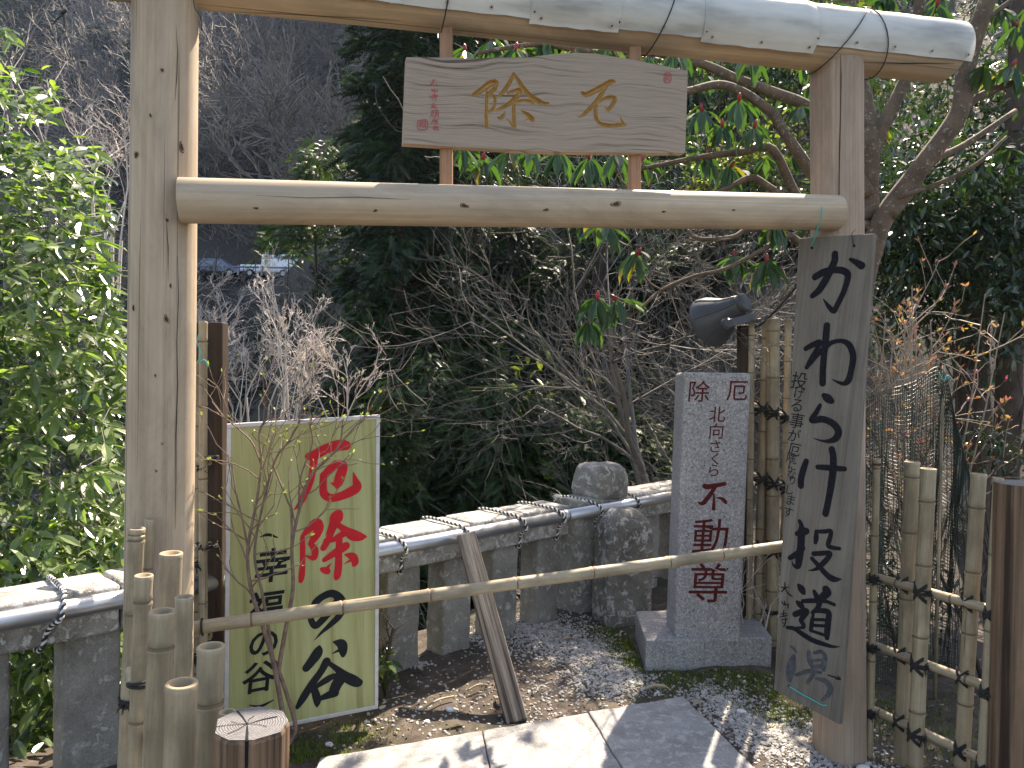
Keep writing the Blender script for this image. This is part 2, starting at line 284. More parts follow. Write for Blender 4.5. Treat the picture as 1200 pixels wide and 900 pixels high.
LET = {'plaque':{'jo':[[-2941,283,123,-2590,494,216,-2332,687,247,-2108,773,217,-2040,745,171],[-2039,761,171,-2132,544,180,-2296,385,139,-2143,240,124,-2134,58,118,-2188,-126,130,-2319,-268,108,-2414,-271,68],[-2406,381,139,-2440,46,130,-2472,-410,130,-2472,-820,155],[-1399,1095,141,-1570,782,156,-1770,499,162,-2000,276,93],[-1383,1095,94,-1216,859,157,-1033,592,182,-784,327,202,-531,184,209,-274,86,152,-111,108,80],[-1646,413,94,-1421,490,131,-1195,539,182,-1199,432,188,-1332,274,188,-1498,114,181,-1758,-64,150,-2081,-220,78],[-1370,119,119,-1048,163,110,-791,142,133,-696,69,114],[-1413,240,150,-1435,-97,163,-1440,-526,150,-1433,-771,144,-1497,-773,110,-1588,-638,81,-1726,-490,31],[-2059,-487,62,-1933,-497,131,-1833,-387,119,-1766,-278,62],[-1157,-209,63,-936,-324,151,-780,-472,209,-717,-532,145],[-909,-477,82,-1105,-576,19]],'yaku':[[1192,541,121,1343,483,194,1653,613,211,2024,812,212,2282,968,202,2467,1016,126],[2165,832,150,1989,588,163,1784,292,179,1552,48,168,1294,-196,151,1095,-334,67,929,-301,21],[1809,215,98,2009,328,114,2237,416,153,2463,412,153,2475,320,175,2341,105,164,2195,-58,125],[2181,-46,82,2112,17,68,2043,54,22],[1721,81,179,1700,-155,179,1721,-364,168,1842,-543,141,2093,-613,153,2433,-615,142,2718,-579,154,2889,-587,72],[2804,-563,126,2723,-408,88,2657,-252,22]],'dai':[[-4366,739,50,-4342,703,55,-4383,639,50,-4487,560,20],[-4315,741,45,-4289,767,30],[-4256,645,25,-4183,561,40]],'san':[[-4417,414,40,-4380,371,40,-4316,394,30],[-4327,443,35,-4316,389,35],[-4226,435,35,-4228,378,40,-4305,365,25]],'ji':[[-4399,229,35,-4222,211,35],[-4320,294,40,-4337,194,35,-4504,125,25],[-4378,118,30,-4386,31,25],[-4287,171,30,-4283,72,30,-4306,9,25],[-4376,155,25,-4236,174,25]],'nushi':[[-4385,-69,40,-4336,-104,35],[-4439,-158,35,-4285,-115,35],[-4348,-105,35,-4378,-205,35],[-4467,-233,30,-4364,-180,30,-4252,-225,35]],'na':[[-4446,-345,35,-4318,-302,35],[-4408,-343,30,-4477,-482,30,-4518,-546,20],[-4398,-405,25,-4346,-378,25],[-4386,-417,30,-4416,-530,25],[-4293,-314,30,-4313,-501,30],[-4293,-301,30,-4217,-311,35,-4215,-473,35],[-4296,-389,20,-4220,-386,20],[-4298,-451,20,-4222,-448,20],[-4326,-514,25,-4378,-541,20],[-4236,-486,25,-4200,-527,25]],'kata':[[-4368,-603,35,-4357,-640,30],[-4434,-668,30,-4242,-636,30],[-4408,-667,30,-4477,-794,25],[-4359,-702,30,-4257,-686,30,-4272,-762,30,-4361,-757,25,-4359,-702,25]],'saka':[[-4403,-866,30,-4407,-966,35,-4344,-976,30],[-4352,-852,30,-4349,-976,35],[-4405,-916,25,-4303,-887,25],[-4289,-850,35,-4281,-974,35,-4231,-997,35],[-4252,-886,30,-4229,-947,30]],'seal':[[-4952,-698,35,-4636,-667,35,-4640,-961,35,-4956,-983,35,-4952,-698,35],[-4904,-746,30,-4802,-717,25,-4818,-793,30,-4906,-808,25],[-4777,-729,25,-4676,-713,30,-4686,-788,25,-4767,-778,25],[-4908,-858,25,-4820,-842,25],[-4870,-844,25,-4886,-931,25],[-4781,-829,25,-4785,-916,30],[-4731,-827,25,-4681,-838,25,-4697,-925,30],[-4771,-878,20,-4695,-875,20]],'sealb':[[4517,1410,34,4751,1422,34,4743,1112,34,4508,1101,34,4517,1410,34],[4574,1371,34,4568,1147,34],[4632,1352,34,4701,1313,34,4629,1235,34,4697,1153,34]]},'green':{'yaku':[[229,4906,214,336,4916,340,586,4970,432,875,5114,434,1312,5267,437,1677,5297,477,1878,5265,405],[490,4741,323,430,4273,287,302,3774,287,77,3322,304,-127,2943,214,-398,2680,28],[844,4020,217,1140,4289,328,1435,4467,366,1689,4429,404,1703,4243,405,1604,3993,441,1505,3706,404,1445,3508,183],[1411,3603,220,1177,3698,36],[881,4053,308,850,3580,326,894,3246,345,1177,3053,347,1616,3104,368,2063,3267,427,2308,3430,391,2242,3716,260,2152,4096,30]],'jo':[[-81,1538,143,210,1815,306,501,2039,398,643,1987,327,636,1767,363,449,1458,362,281,1221,217],[245,1189,198,416,948,290,426,690,290,351,553,217,70,680,90],[-65,1482,197,-78,1046,233,-97,391,234,-147,-114,270,-189,-346,198],[1523,2372,258,1390,2201,551,1274,1954,422,1060,1461,330,905,1110,292,792,939,274],[1435,1863,221,1794,1562,334,2084,1342,485,2380,1233,357,2680,1205,30],[1162,1208,184,1532,1387,296,1829,1502,223],[814,419,201,1145,599,294,1552,808,370,1758,914,334],[1472,1227,295,1438,636,296,1403,45,333,1345,-319,314,1298,-443,185],[624,75,44,801,-22,274,961,-118,202,948,69,147,1116,232,18],[1692,537,56,2022,413,336,2127,174,318,2086,48,206],[1906,241,112,1625,120,19]],'no':[[1309,-1359,222,1079,-1734,296,742,-2090,312,374,-2364,292,195,-2113,255,186,-1816,236,403,-1370,310,769,-1129,312,1134,-1090,332,1455,-1381,372,1536,-1768,335,1361,-2115,297,987,-2428,240,616,-2701,129,284,-2997,15]],'tani':[[491,-3311,147,412,-3557,440,151,-3881,402,-70,-4118,346],[1093,-3193,56,1437,-3347,411,1503,-3641,374,1497,-3847,206],[1320,-3608,131,1005,-3709,22],[779,-3997,351,532,-4399,313,122,-4878,330,-249,-5397,328,-489,-5736,182],[885,-4092,185,1223,-4418,261,1545,-4781,414,1874,-5034,473,2132,-5199,361,2302,-5156,46],[297,-5024,184,737,-4812,296,1069,-4708,261,1321,-4889,449,1186,-5088,486,1069,-5329,448,1029,-5471,336],[224,-5084,294,320,-5477,350,343,-5705,277,315,-5916,30],[462,-5562,203,864,-5475,335,1121,-5460,318]],'paren':[[-1782,1707,32,-1448,1768,130,-1079,1608,49]],'parenb':[[-2416,-5252,33,-1987,-5384,115,-1464,-5238,50]]},'board':{'ka':[[-546,8838,275,-518,8573,294,-619,8270,315,-802,7811,318,-1035,7383,301,-1297,7143,223],[-1275,7919,291,-926,8115,299,-488,8203,267,-125,8179,279,100,8031,276,110,7751,250,-2,7261,239,-179,6802,234,-289,6569,215,-536,6748,178,-800,7025,40],[130,8627,134,377,8515,228,626,8375,293]],'wa':[[-504,5966,284,-479,5411,296,-465,4758,277,-431,4144,277,-373,3648,285],[-1300,4963,204,-1025,5135,242,-729,5275,240,-765,5079,200,-957,4634,242,-1154,4202,183],[-1117,4246,163,-760,4730,180,-473,5065,237,-219,5297,196,168,5404,174,498,5299,248,692,5016,265,762,4723,265,745,4272,246,687,3890,266,511,3737,172,269,3764,108,-4,3854,23]],'ra':[[-257,3160,198,-81,3068,346,93,2985,254],[-366,2737,167,-490,2427,220,-651,2120,234,-549,2085,249,-210,2198,277,166,2142,273,428,1994,290,555,1786,289,488,1545,271,267,1390,195,-52,1331,99,-480,1359,24]],'ke':[[-656,371,236,-737,17,286,-789,-393,287,-760,-666,287],[-133,243,199,171,287,236,649,349,232,998,404,198],[372,1062,273,476,736,291,532,170,311,525,-526,293,488,-1156,275,450,-1535,283]],'tou':[[-618,-2133,164,-505,-2323,225,-481,-2597,328,-430,-3103,328,-436,-3628,329,-451,-3996,248,-645,-4016,104,-740,-3863,25],[-672,-2690,186,-471,-2574,328,-260,-2455,264],[-853,-3776,188,-580,-3531,248,-282,-3180,147],[164,-2357,168,190,-2606,220,183,-2805,168],[196,-2348,144,515,-2259,177,767,-2170,164,763,-2443,196,726,-2765,196,913,-2807,175,1206,-2759,146],[165,-3286,193,513,-3161,198,846,-3060,196,743,-3345,216,503,-3695,199,283,-3914,112,4,-4032,20],[122,-3497,169,463,-3707,219,824,-3945,236,1117,-4025,253,1461,-3923,23]],'dou':[[-304,-4763,144,-149,-4884,312,-43,-5008,164],[-282,-5467,132,-126,-5533,268,0,-5576,164],[-308,-6012,229,-53,-5817,247,186,-5690,244,93,-5945,205,-9,-6144,206,119,-6298,205,115,-6421,131],[-570,-6674,143,-250,-6601,187,151,-6689,226,584,-6760,222,1037,-6738,191,1436,-6688,125,1746,-6571,23],[-209,-6585,150,171,-6367,106],[401,-4788,169,502,-4920,240,619,-5017,220],[885,-4551,335,939,-4650,346,750,-4912,278,624,-5055,220],[-31,-5346,172,411,-5170,201,887,-5022,158,1291,-5015,148],[682,-5173,239,614,-5435,200,416,-5674,121],[485,-5720,113,467,-6046,182,470,-6384,182],[471,-5614,113,781,-5453,199,1103,-5415,236,1134,-5795,256,1146,-6183,257,1167,-6431,198],[593,-5899,133,947,-5767,131],[584,-6141,133,980,-6011,131],[453,-6411,114,783,-6383,132,1028,-6367,131]],'ba':[[-319,-7383,84,-160,-7421,134,-36,-7534,104],[-118,-7731,167,-179,-8247,420,-199,-8749,253],[509,-7291,171,572,-7605,244,753,-7850,182],[733,-7239,129,1001,-7077,168,1188,-7190,183,1190,-7506,239,1193,-7742,179],[734,-7558,97,1084,-7392,96],[730,-7840,146,1175,-7611,159],[89,-8459,125,593,-8071,171,1112,-7903,104],[930,-8233,81,1311,-8165,219,1552,-8295,245,1535,-8618,198,1299,-8983,88],[808,-8106,162,596,-8561,147]],'arrow':[[1388,-7887,40,1672,-7849,63,1909,-7843,54],[1799,-7755,39,1927,-7824,54,1757,-7890,39]],'dai':[[-1057,-5098,46,-898,-5082,61,-751,-4988,38],[-929,-4852,46,-906,-5084,68,-1048,-5311,38],[-874,-5110,53,-735,-5247,68,-528,-5315,53]],'san':[[-956,-5694,46,-862,-5790,46,-790,-5727,38],[-843,-5635,46,-807,-5752,46],[-659,-5662,45,-640,-5858,53],[-822,-5787,38,-669,-5732,38]],'ji':[[-943,-6227,38,-678,-6111,38],[-828,-6037,46,-808,-6270,46],[-946,-6358,46,-637,-6177,45],[-910,-6475,38,-617,-6321,45],[-692,-6301,38,-682,-6519,53,-737,-6707,46],[-840,-6542,38,-775,-6573,46]]},'stone':{'fu':[[-455,749,254,-293,704,287,122,776,240,630,871,222],[122,730,222,-60,405,231,-335,33,254,-565,-199,213,-833,-118,37],[56,290,92,59,-103,162,47,-482,208],[173,106,46,450,85,157,636,-53,213,706,-145,166]]}}
GLY = {'green': [('幸', -0.1327, 0.048, 0.1649), ('福', -0.1654, -0.1272, 0.1649), ('の', -0.1768, -0.2767, 0.1221), ('谷', -0.1981, -0.4137, 0.151)], 'stone': [('除', -0.0765, 0.5877, 0.1155), ('厄', 0.1291, 0.5913, 0.1063), ('北', 0.0213, 0.4636, 0.0832), ('向', 0.0172, 0.3734, 0.0832), ('さ', 0.0109, 0.2902, 0.0647), ('く', 0.0113, 0.2232, 0.0647), ('ら', 0.0048, 0.1607, 0.0647), ('動', -0.0114, -0.1999, 0.1941), ('尊', -0.0191, -0.4496, 0.2127)], 'board': [('投', -0.1407, 0.3625, 0.078), ('げ', -0.1336, 0.3098, 0.0496), ('る', -0.1385, 0.2589, 0.0568), ('事', -0.1299, 0.1956, 0.071), ('が', -0.1333, 0.1338, 0.0569), ('厄', -0.1252, 0.074, 0.0568), ('除', -0.1324, 0.04, 0.0463), ('に', -0.1238, 0.0055, 0.0391), ('な', -0.1228, -0.0305, 0.0427), ('り', -0.1156, -0.0544, 0.0391), ('ま', -0.1123, -0.1372, 0.0462), ('す', -0.1171, -0.1894, 0.0463), ('し', -0.1219, -0.0958, 0.0427)]}
# ================================================================ letters: filled brush outlines from stroke skeletons
def stroke_samples(strokes):
    P = []
    for q in strokes:
        a = np.array(q, float).reshape(-1, 3)*1e-4
        c = catmull(a, 10) if len(a) > 1 else a
        c[:, 2] = np.maximum(c[:, 2], .0006)
        d = [c[0]]
        for i in range(1, len(c)):
            L = np.hypot(*(c[i, :2]-c[i-1, :2])); k = max(1, int(L/(.18*max(.004, min(c[i, 2], c[i-1, 2])))))
            for j in range(1, k+1): d.append(c[i-1]+(c[i]-c[i-1])*j/k)
        P.append(np.array(d))
    return np.vstack(P)
def brush_field(X, Y, smp, rough=.0):
    s = np.full(X.shape, -9.0)
    for x, y, w in smp: s = np.maximum(s, w/2-np.hypot(X-x, Y-y))
    if rough:
        s = s + rough*np.sin(X*900+np.sin(Y*700)*2)*np.sin(Y*800+X*300)
    return s
def brush_letter(name, strokes, mat_, parent, frame, z=.0015, cell=None, rough=0):
    smp = stroke_samples(strokes); x0, y0 = (smp[:, :2]-smp[:, 2:]/2).min(0)-.002; x1, y1 = (smp[:, :2]+smp[:, 2:]/2).max(0)+.002
    cell = cell or max(.0014, max(x1-x0, y1-y0)/70)
    xs = np.arange(x0, x1+cell, cell); ys = np.arange(y0, y1+cell, cell); X, Y = np.meshgrid(xs, ys); s = brush_field(X, Y, smp, rough)
    V = []; idx = {}; F = []
    def vid(key, p):
        if key not in idx: idx[key] = len(V); V.append((p[0], p[1], z))
        return idx[key]
    ny, nx = s.shape
    for j in range(ny-1):
        for i in range(nx-1):
            c = [(i, j), (i+1, j), (i+1, j+1), (i, j+1)]; v = [s[b, a] for a, b in c]
            if max(v) <= 0: continue
            poly = []
            for k in range(4):
                (a, b), (a2, b2) = c[k], c[(k+1) % 4]; v0, v1 = v[k], v[(k+1) % 4]
                if v0 > 0: poly.append(vid((a, b), (xs[a], ys[b])))
                if (v0 > 0) != (v1 > 0):
                    t = v0/(v0-v1); key = tuple(sorted(((a, b), (a2, b2))))
                    poly.append(vid(key, (xs[a]+(xs[a2]-xs[a])*t, ys[b]+(ys[b2]-ys[b])*t)))
            if len(poly) >= 3: F.append(tuple(poly))
    return link(name, npmesh(name, np.array(V), F, mat_, smooth=False), parent, frame)
_glyph = {}
def glyph(ch, mat_, parent, frame, x, y, h, bold=.012, z=.0016, slant=0):
    key = (ch, mat_.name, bold)
    if key not in _glyph:
        c = bpy.data.curves.new('glyph', 'FONT'); c.body = ch; c.offset = bold; c.resolution_u = 3
        o = bpy.data.objects.new('glyph', c); COL.objects.link(o)
        me = bpy.data.meshes.new_from_object(o.evaluated_get(bpy.context.evaluated_depsgraph_get())); me.name = 'character'
        bpy.data.objects.remove(o); bpy.data.curves.remove(c); me.materials.clear(); me.materials.append(mat_)
        co = np.empty(len(me.vertices)*3, np.float32); me.vertices.foreach_get('co', co); co = co.reshape(-1, 3)
        lo, hi = co.min(0), co.max(0); co -= (lo+hi)/2; co /= max(1e-6, (hi-lo)[1]); me.vertices.foreach_set('co', co.ravel()); me.update(); _glyph[key] = me
    me = _glyph[key].copy(); me.name = 'character'; me.transform(Matrix(((h, slant*h, 0, 0), (0, h, 0, 0), (0, 0, 1, 0), (0, 0, 0, 1))))
    return link('character', me, parent, frame @ Matrix.Translation((x, y, z)))
def sign_frame(TL, TR, BR, BL):
    o = (TL+TR+BR+BL)/4; X = ((TR+BR)-(TL+BL)).normalized(); Yv = (TL+TR)-(BL+BR); Z = X.cross(Yv).normalized(); Yv = Z.cross(X)
    Mx = Matrix((X, Yv, Z)).transposed().to_4x4(); Mx.translation = o
    inv = Mx.inverted(); return Mx, [inv @ q for q in (TL, TR, BR, BL)]
FR = {'plaque': sign_frame(at(476, 67, 2.73), at(806, 83, 2.98), at(803, 179, 2.98), at(472, 168, 2.73)),
      'green': sign_frame(at(266, 497, 3.10), at(445, 486, 3.36), at(443, 830, 3.36), at(262, 866, 3.10)),
      'board': sign_frame(at(935, 279, 3.22), at(1025, 274, 2.98), at(983, 850, 2.98), at(908, 808, 3.22)),
      'stone': sign_frame(at(802, 436, 4.16), at(881, 437, 4.16), at(868, 735, 4.12), at(790, 735, 4.12))}
# ================================================================ ground
U2 = Vector((1, 1, 0)).normalized(); N2 = Vector((-1, 1, 0)).normalized(); B0 = Vector((-.58, 3.88, 0))   # line of the balustrade
def sst(a, b, x): t = np.clip((x-a)/(b-a), 0, 1); return t*t*(3-2*t)
def hgt(x, y):
    x = np.asarray(x, float); y = np.asarray(y, float)
    d = (y-x-4.46)/1.41421
    floor = -8*np.clip((3.2-x)/6, 0, 1); t = sst(.25, 5, d)
    yf = 6.0+1.4*np.clip(3.2-x, 0, 23); e = (y-yf); rise = .72*np.where(e > 6, e+.35*np.maximum(0, e-28), np.where(e < -6, 0, (e+6)**2/24)); rise = np.where(rise > 70, 70+9*np.tanh((rise-70)/30), rise)
    far = sst(1.0, 5, np.maximum(d, (y-5.2)*1.2))
    z = t*floor+rise*far
    und = (np.sin(x*.31+1.3)*np.cos(y*.23)+.5*np.sin(x*.9+y*.7)+.3*np.sin(x*2.1-y*1.7))
    z = z+und*.35*sst(1.5, 10, d)+.35*und*sst(7, 14, y)
    road = sst(4.2, 2.6, np.abs(y-60+.05*(x+20)))*sst(-62, -55, x)*sst(-5, -11, x); z = z*(1-road)+7.45*road
    near = 1-sst(.2, 1, d); z = z-.028+near*.010*(np.sin(x*9)*np.sin(y*7.3)+np.sin(x*23+y*11)*.5)
    return z
def hz(x, y): return float(hgt(x, y))
def ground_mesh():
    def axis(lo, a, b, hi, fine, n): return np.unique(np.concatenate([a-np.geomspace(fine, a-lo, n)[::-1], np.arange(a, b, fine), b+np.geomspace(fine, hi-b, n)]))
    xs = axis(-170, -2.2, 3.2, 150, .05, 90); ys = axis(-12, 1.8, 6.0, 190, .05, 100)
    X, Y = np.meshgrid(xs, ys); Z = hgt(X, Y); V = np.stack([X, Y, Z], -1).reshape(-1, 3); nx = len(xs)
    I = np.arange((len(ys)-1)*(nx-1)); a = (I//(nx-1))*nx+I % (nx-1); F = np.stack([a, a+1, a+nx+1, a+nx], 1)
    cx = X[:-1, :-1].ravel(); cy = Y[:-1, :-1].ravel(); dd = (cy-cx-4.46)/1.414; mi = ((dd > .5) | (cy > 5.6)).astype(int)
    o = link('ground', npmesh('ground', V, F, [M['soil'], M['hill']], mi)); tag(o, kind='structure')
ground_mesh()
# path of three big slabs and the row nearer the camera
path = thing('path', None, None, (0, 0, 0)); tag(path, kind='structure')
pm = MB(); _q = [gr(372, 888), gr(802, 815), gr(802, 815)+(gr(885, 900)-gr(802, 815))*4.2, gr(372, 888)+Vector((.18, -2.2, 0))]
pm.add([p+Vector((0, 0, -.012)) for p in _q]+[p+Vector((0, 0, -.1)) for p in _q], [(0, 3, 2, 1), (4, 5, 6, 7), (0, 1, 5, 4), (1, 2, 6, 5), (2, 3, 7, 6), (3, 0, 4, 7)]); pm.build('path_bed', M['soil'], path)
def slab(q, name='slab', dz=0.0):
    c = sum(q, Vector())/4; bm = bmesh.new(); P = [c+(p-c)*.992 for p in q]
    top = [bm.verts.new(p+Vector((0, 0, dz))) for p in P]; bot = [bm.verts.new(p+Vector((0, 0, -.09))) for p in P]
    bm.faces.new(top[::-1] if (P[1]-P[0]).cross(P[2]-P[0]).z < 0 else top); bm.faces.new(bot)
    for i in range(4): bm.faces.new((top[i], top[(i+1) % 4], bot[(i+1) % 4], bot[i]))
    bmesh.ops.recalc_face_normals(bm, faces=bm.faces); bmesh.ops.subdivide_edges(bm, edges=[e for e in bm.edges if abs(e.verts[0].co.z-e.verts[1].co.z) < .02], cuts=14, use_grid_fill=True)
    for v in bm.verts:
        if v.co.z > -.04:
            k = nz(v.co.x, v.co.y, c.x, 9)*.0035; v.co.z += k; w = Vector((nz(v.co.x, v.co.y, 3, 14), nz(v.co.x, v.co.y, 7, 14), 0))*.006; v.co += w
    me = bpy.data.meshes.new(name); bm.to_mesh(me); bm.free(); me.materials.append(M['slab']); o = link(name, me, path); soften(o, .006, 2, 50); return o
eA, eB = gr(374, 887), gr(801, 815); sideR = gr(885, 900)-gr(801, 815); sideL = Vector((.06, -.70, 0)); sideR = sideR*(.72/sideR.length)
ts = [0, .40, .70, 1.0]
def lp(a, b, t): return a+(b-a)*t
for row in range(2):
    tt = ts if row == 0 else [0, .52, 1.0]
    for a, b in zip(tt[:-1], tt[1:]):
        A, Bq = lp(eA, eB, a), lp(eA, eB, b); sA, sB = lp(sideL, sideR, a), lp(sideL, sideR, b)
        g = .008
        slab([A+sA*row, Bq+sB*row, Bq+sB*(row+1), A+sA*(row+1)], dz=random.uniform(-.003, .003))
# ================================================================ logs and bamboo
def log(name, mt, parent, p0, p1, r0, r1=None, n=28, rings=16, wob=.025, flat=0, endmat=None, seed=0, cut=0):
    p0 = Vector(p0); p1 = Vector(p1); r1 = r1 or r0; fr = axis_frame(p0, p1); L = (p1-p0).length; mb = MB(); V = []
    for i in range(rings+1):
        t = i/rings; r = r0+(r1-r0)*t
        for j in range(n):
            a = 2*math.pi*j/n; k = r*(1+wob*nz(math.cos(a)*1.2+seed*3.1, math.sin(a)*1.2, t*L*1.4)); 
            if flat: k *= 1-flat*abs(math.sin(2*a))**6*.0-flat*(max(0, math.cos(4*a))*.5)
            zz = t*L
            if cut and i == rings: zz += cut*math.cos(a)*r
            V.append((k*math.cos(a), k*math.sin(a), zz))
    F = [(i*n+j, i*n+(j+1) % n, (i+1)*n+(j+1) % n, (i+1)*n+j) for i in range(rings) for j in range(n)]
    mb.add(V, F, 0); mb.add(V[:n], [tuple(range(n-1, -1, -1))], 1); mb.add(V[-n:], [tuple(range(n))], 1)
    o = mb.build(name, [mt, endmat or mt], parent, fr, smooth=True, local=True)
    md = o.modifiers.new('bevel', 'BEVEL'); md.width = r0*.07; md.segments = 2; md.limit_method = 'ANGLE'; md.angle_limit = math.radians(50)
    o.data.polygons.foreach_set('use_smooth', [len(p.vertices) == 4 for p in o.data.polygons]); return o
def bamboo(parent, p0, p1, r, name='pole', seed=None, hollow=True, gap=.26, bend=.0):
    rnd = random.Random(seed if seed is not None else zlib.crc32(repr((tuple(p0), r)).encode())); p0 = Vector(p0); p1 = Vector(p1); L = (p1-p0).length
    prof = [(r*.97, 0)]; z = rnd.uniform(.05, gap)
    while z < L-.035:
        prof += [(r*.985, z-.016), (r*1.07, z-.007), (r*1.09, z-.003), (r*.95, z, 1), (r*.94, z+.004, 1), (r*1.05, z+.008), (r*.985, z+.02)]
        z += gap*rnd.uniform(.8, 1.15)
    prof += [(r*1.0, L-.022), (r*1.04, L-.012), (r*1.05, L-.002), (r*1.0, L), (r*.74, L, 2), (r*.70, L-.018, 2), (.0005, L-.021, 2)] if hollow else [(r, L), (.0005, L, 2)]
    mb = MB(); mb.lathe(prof, 18)
    if bend:
        ph = rnd.uniform(0, 6.28); mb.v = [(v[0]+bend*math.sin(math.pi*v[2]/L)*math.cos(ph), v[1]+bend*math.sin(math.pi*v[2]/L)*math.sin(ph), v[2]) for v in mb.v]
    return mb.build(name, [M['bamboo'], M['bamboo_node'], M['bamboo_in']], parent, axis_frame(p0, p1), smooth=True, local=True)
def cord_tie(parent, c, ax, r, turns=3, tuft=True, name='cord_tie', mt=None, ax2=None):
    """wraps of thick black cord round a pole (axis ax) at c, crossed by one or two over the rail"""
    mb = MB(); ax = Vector(ax).normalized(); a = ax.orthogonal().normalized(); b = ax.cross(a); rnd = random.Random(int(abs(c[0]*1e4)))
    for k in range(turns):
        o = Vector(c)+ax*((k-(turns-1)/2)*.009); tilt = rnd.uniform(-.25, .25)
        mb.tube([o+(a*math.cos(t)+b*math.sin(t))*(r+.003)+ax*tilt*r*math.cos(t+k) for t in np.linspace(0, 2*math.pi, 15)], .0040, 5)
    if ax2 is not None:
        ax2 = Vector(ax2).normalized(); n = ax.cross(ax2).normalized(); n = -n if n.y > 0 else n
        for s_ in (-1, 1):
            for w_ in (-.004, .004):
                d = (ax+ax2*s_*.8).normalized(); mb.tube([Vector(c)+d*t*r*1.45+ax*w_+n*(r+.006)*(1-.62*abs(t)**2) for t in np.linspace(-1, 1, 7)], .0042, 5)
    if tuft:
        for k in range(12):
            d = Vector((rnd.gauss(.3, 1), -abs(rnd.gauss(.6, .5)), rnd.gauss(0, .8))).normalized(); s = Vector(c)+Vector((0, -r, 0)); mb.tube([s, s+d*.014, s+d*rnd.uniform(.022, .034)+Vector((0, 0, -.006))], [.0030, .0024, .001], 3)
    return mb.build(name, mt or M['cord'], parent, None, smooth=True)
# ================================================================ the gate
gL = Vector((at(191, 300, 2.6).x, 2.6, 0)); gR = Vector((at(982, 400, 3.22).x, 3.22, 0))
gate = thing('wooden_gate', 'tall gate of round weathered logs with a sheeted top beam and lower tie beam', 'gate', (0, 2.9, 0))
def through(a, b, z):           # the line a-b continued to height z
    t = (z-a.z)/(b.z-a.z); return a+(b-a)*t
zl = at(230, 15, 2.66).z+.118; zr = at(1080, 92, 3.27).z+.120
def lint(s): p = gL+(gR-gL)*s; return Vector((p.x, p.y, zl+(zr-zl)*s))
a, b = at(193.5, 60, 2.6), at(188, 600, 2.6); PL = (through(a, b, -.15), through(a, b, zl-.09)); log('post', M['post'], gate, PL[0], PL[1], .112, .103, rings=30, seed=1)
a, b = at(980.5, 100, 3.22), at(983, 860, 3.22); PR = (through(a, b, -.15), through(a, b, zr-.09)); log('post', M['greypost'], gate, PR[0], PR[1], .106, .104, rings=30, wob=.04, flat=.10, seed=2)
sR = (at(1118, 60, 3.3).x-gL.x)/(gR.x-gL.x); LP0, LP1 = lint(-.30), lint(sR)
log('lintel', M['beam'], gate, LP0, LP1, .116, .121, rings=40, seed=3, cut=.25)
T0, T1 = at(211, 235, 2.52), at(980, 249.5, 3.115); log('tie_beam', M['beam'], gate, T0, T1, .0735, .0705, rings=40, seed=4)
for px, top, bot in ((523, 36, 219), (743.5, 60, 227)):
    s = (at(px, 150, 2.9).x-gL.x)/(gR.x-gL.x); Y = 2.6+.62*s-.01; p0, p1 = at(px, bot, Y), at(px, top-8, Y)
    mb = MB(); L = (p1-p0).length; mb.box((0, 0, L/2), (.046, .040, L)); o = mb.build('strut', M['strut'], gate, axis_frame(p0, p1), local=True); soften(o, .006)
# plastic sheet: overlapping half shells over the lintel, with screws
LF = axis_frame(LP0, LP1); LL = (LP1-LP0).length
def lz(px): return ((at(px, 40, 2.6+.62*((px-192)/790)).x)-LP0.x)/(LP1.x-LP0.x)*LL
for i, (x0, x1, fa, lift) in enumerate(((20, 300, 92, .006), (285, 470, 90, .009), (455, 625, 92, .0065), (612, 712, 100, .010), (700, 818, 94, .0065), (806, 936, 101, .010), (925, 1131, 86, .0065))):
    mb = MB(); z0, z1 = lz(x0), lz(x1) if x1 < 1100 else LL+.012; na = 22; nzz = 12; V = []
    for lay in (0, .003):
        for k in range(nzz+1):
            for j in range(na+1):
                an = math.radians(-100+(138+fa)*j/na)+.012*math.sin(k*1.7+i); r = .1195+lift+lay+.0015*math.sin(k*2.3+j*.8+i*2); V.append((r*math.cos(an), r*math.sin(an), z0+(z1-z0)*k/nzz))
    st = (nzz+1)*(na+1); F = []
    for k in range(nzz):
        for j in range(na):
            q = k*(na+1)+j; F += [(q, q+1, q+na+2, q+na+1), (st+q, st+q+na+1, st+q+na+2, st+q+1)]
    for k in range(nzz): q = k*(na+1)+na; F.append((q, q+na+1, st+q+na+1, st+q))
    for j in range(na): F += [(j, st+j, st+j+1, j+1), (nzz*(na+1)+j, nzz*(na+1)+j+1, st+nzz*(na+1)+j+1, st+nzz*(na+1)+j)]
    sh = mb.add(V, F).build('plastic_sheet', M['sheet'], gate, LF, smooth=True, local=True); soften(sh, .0006, 1, 60)
    for k in range(max(2, int((z1-z0)/.13))):
        zz = z0+.04+(z1-z0-.07)*k/max(1, int((z1-z0)/.13)-1); an = math.radians(fa+28); r = .1195+lift+.003; P = Vector((r*math.cos(an), r*math.sin(an), zz)); n = P.copy(); n.z = 0; n.normalize()
        sm = MB(); sm.tube([P-n*.001, P+n*.0025], .0085, 10); sm.tube([P+n*.002, P+n*.0045], [.0042, .003], 8, 1); sm.build('screw', [M['white_metal'], M['brown']], sh, LF, local=True)
for px, tilt in ((522, .02), (768, .05), (978, .10), (1012, -.04)):
    zc = lz(px); mb = MB(); mb.tube([((.1195+.0155)*math.cos(t), (.1195+.0155)*math.sin(t), zc+tilt*math.cos(t)) for t in np.linspace(0, 2*math.pi, 33)], .0026, 5); mb.build('binding_wire', M['wire'], gate, LF, smooth=True, local=True)
def wire(name, pts, r, mt, parent=None): mb = MB(); mb.tube(smooth_pts(pts, 6), r, 5); return mb.build(name, mt, parent, None, smooth=True)
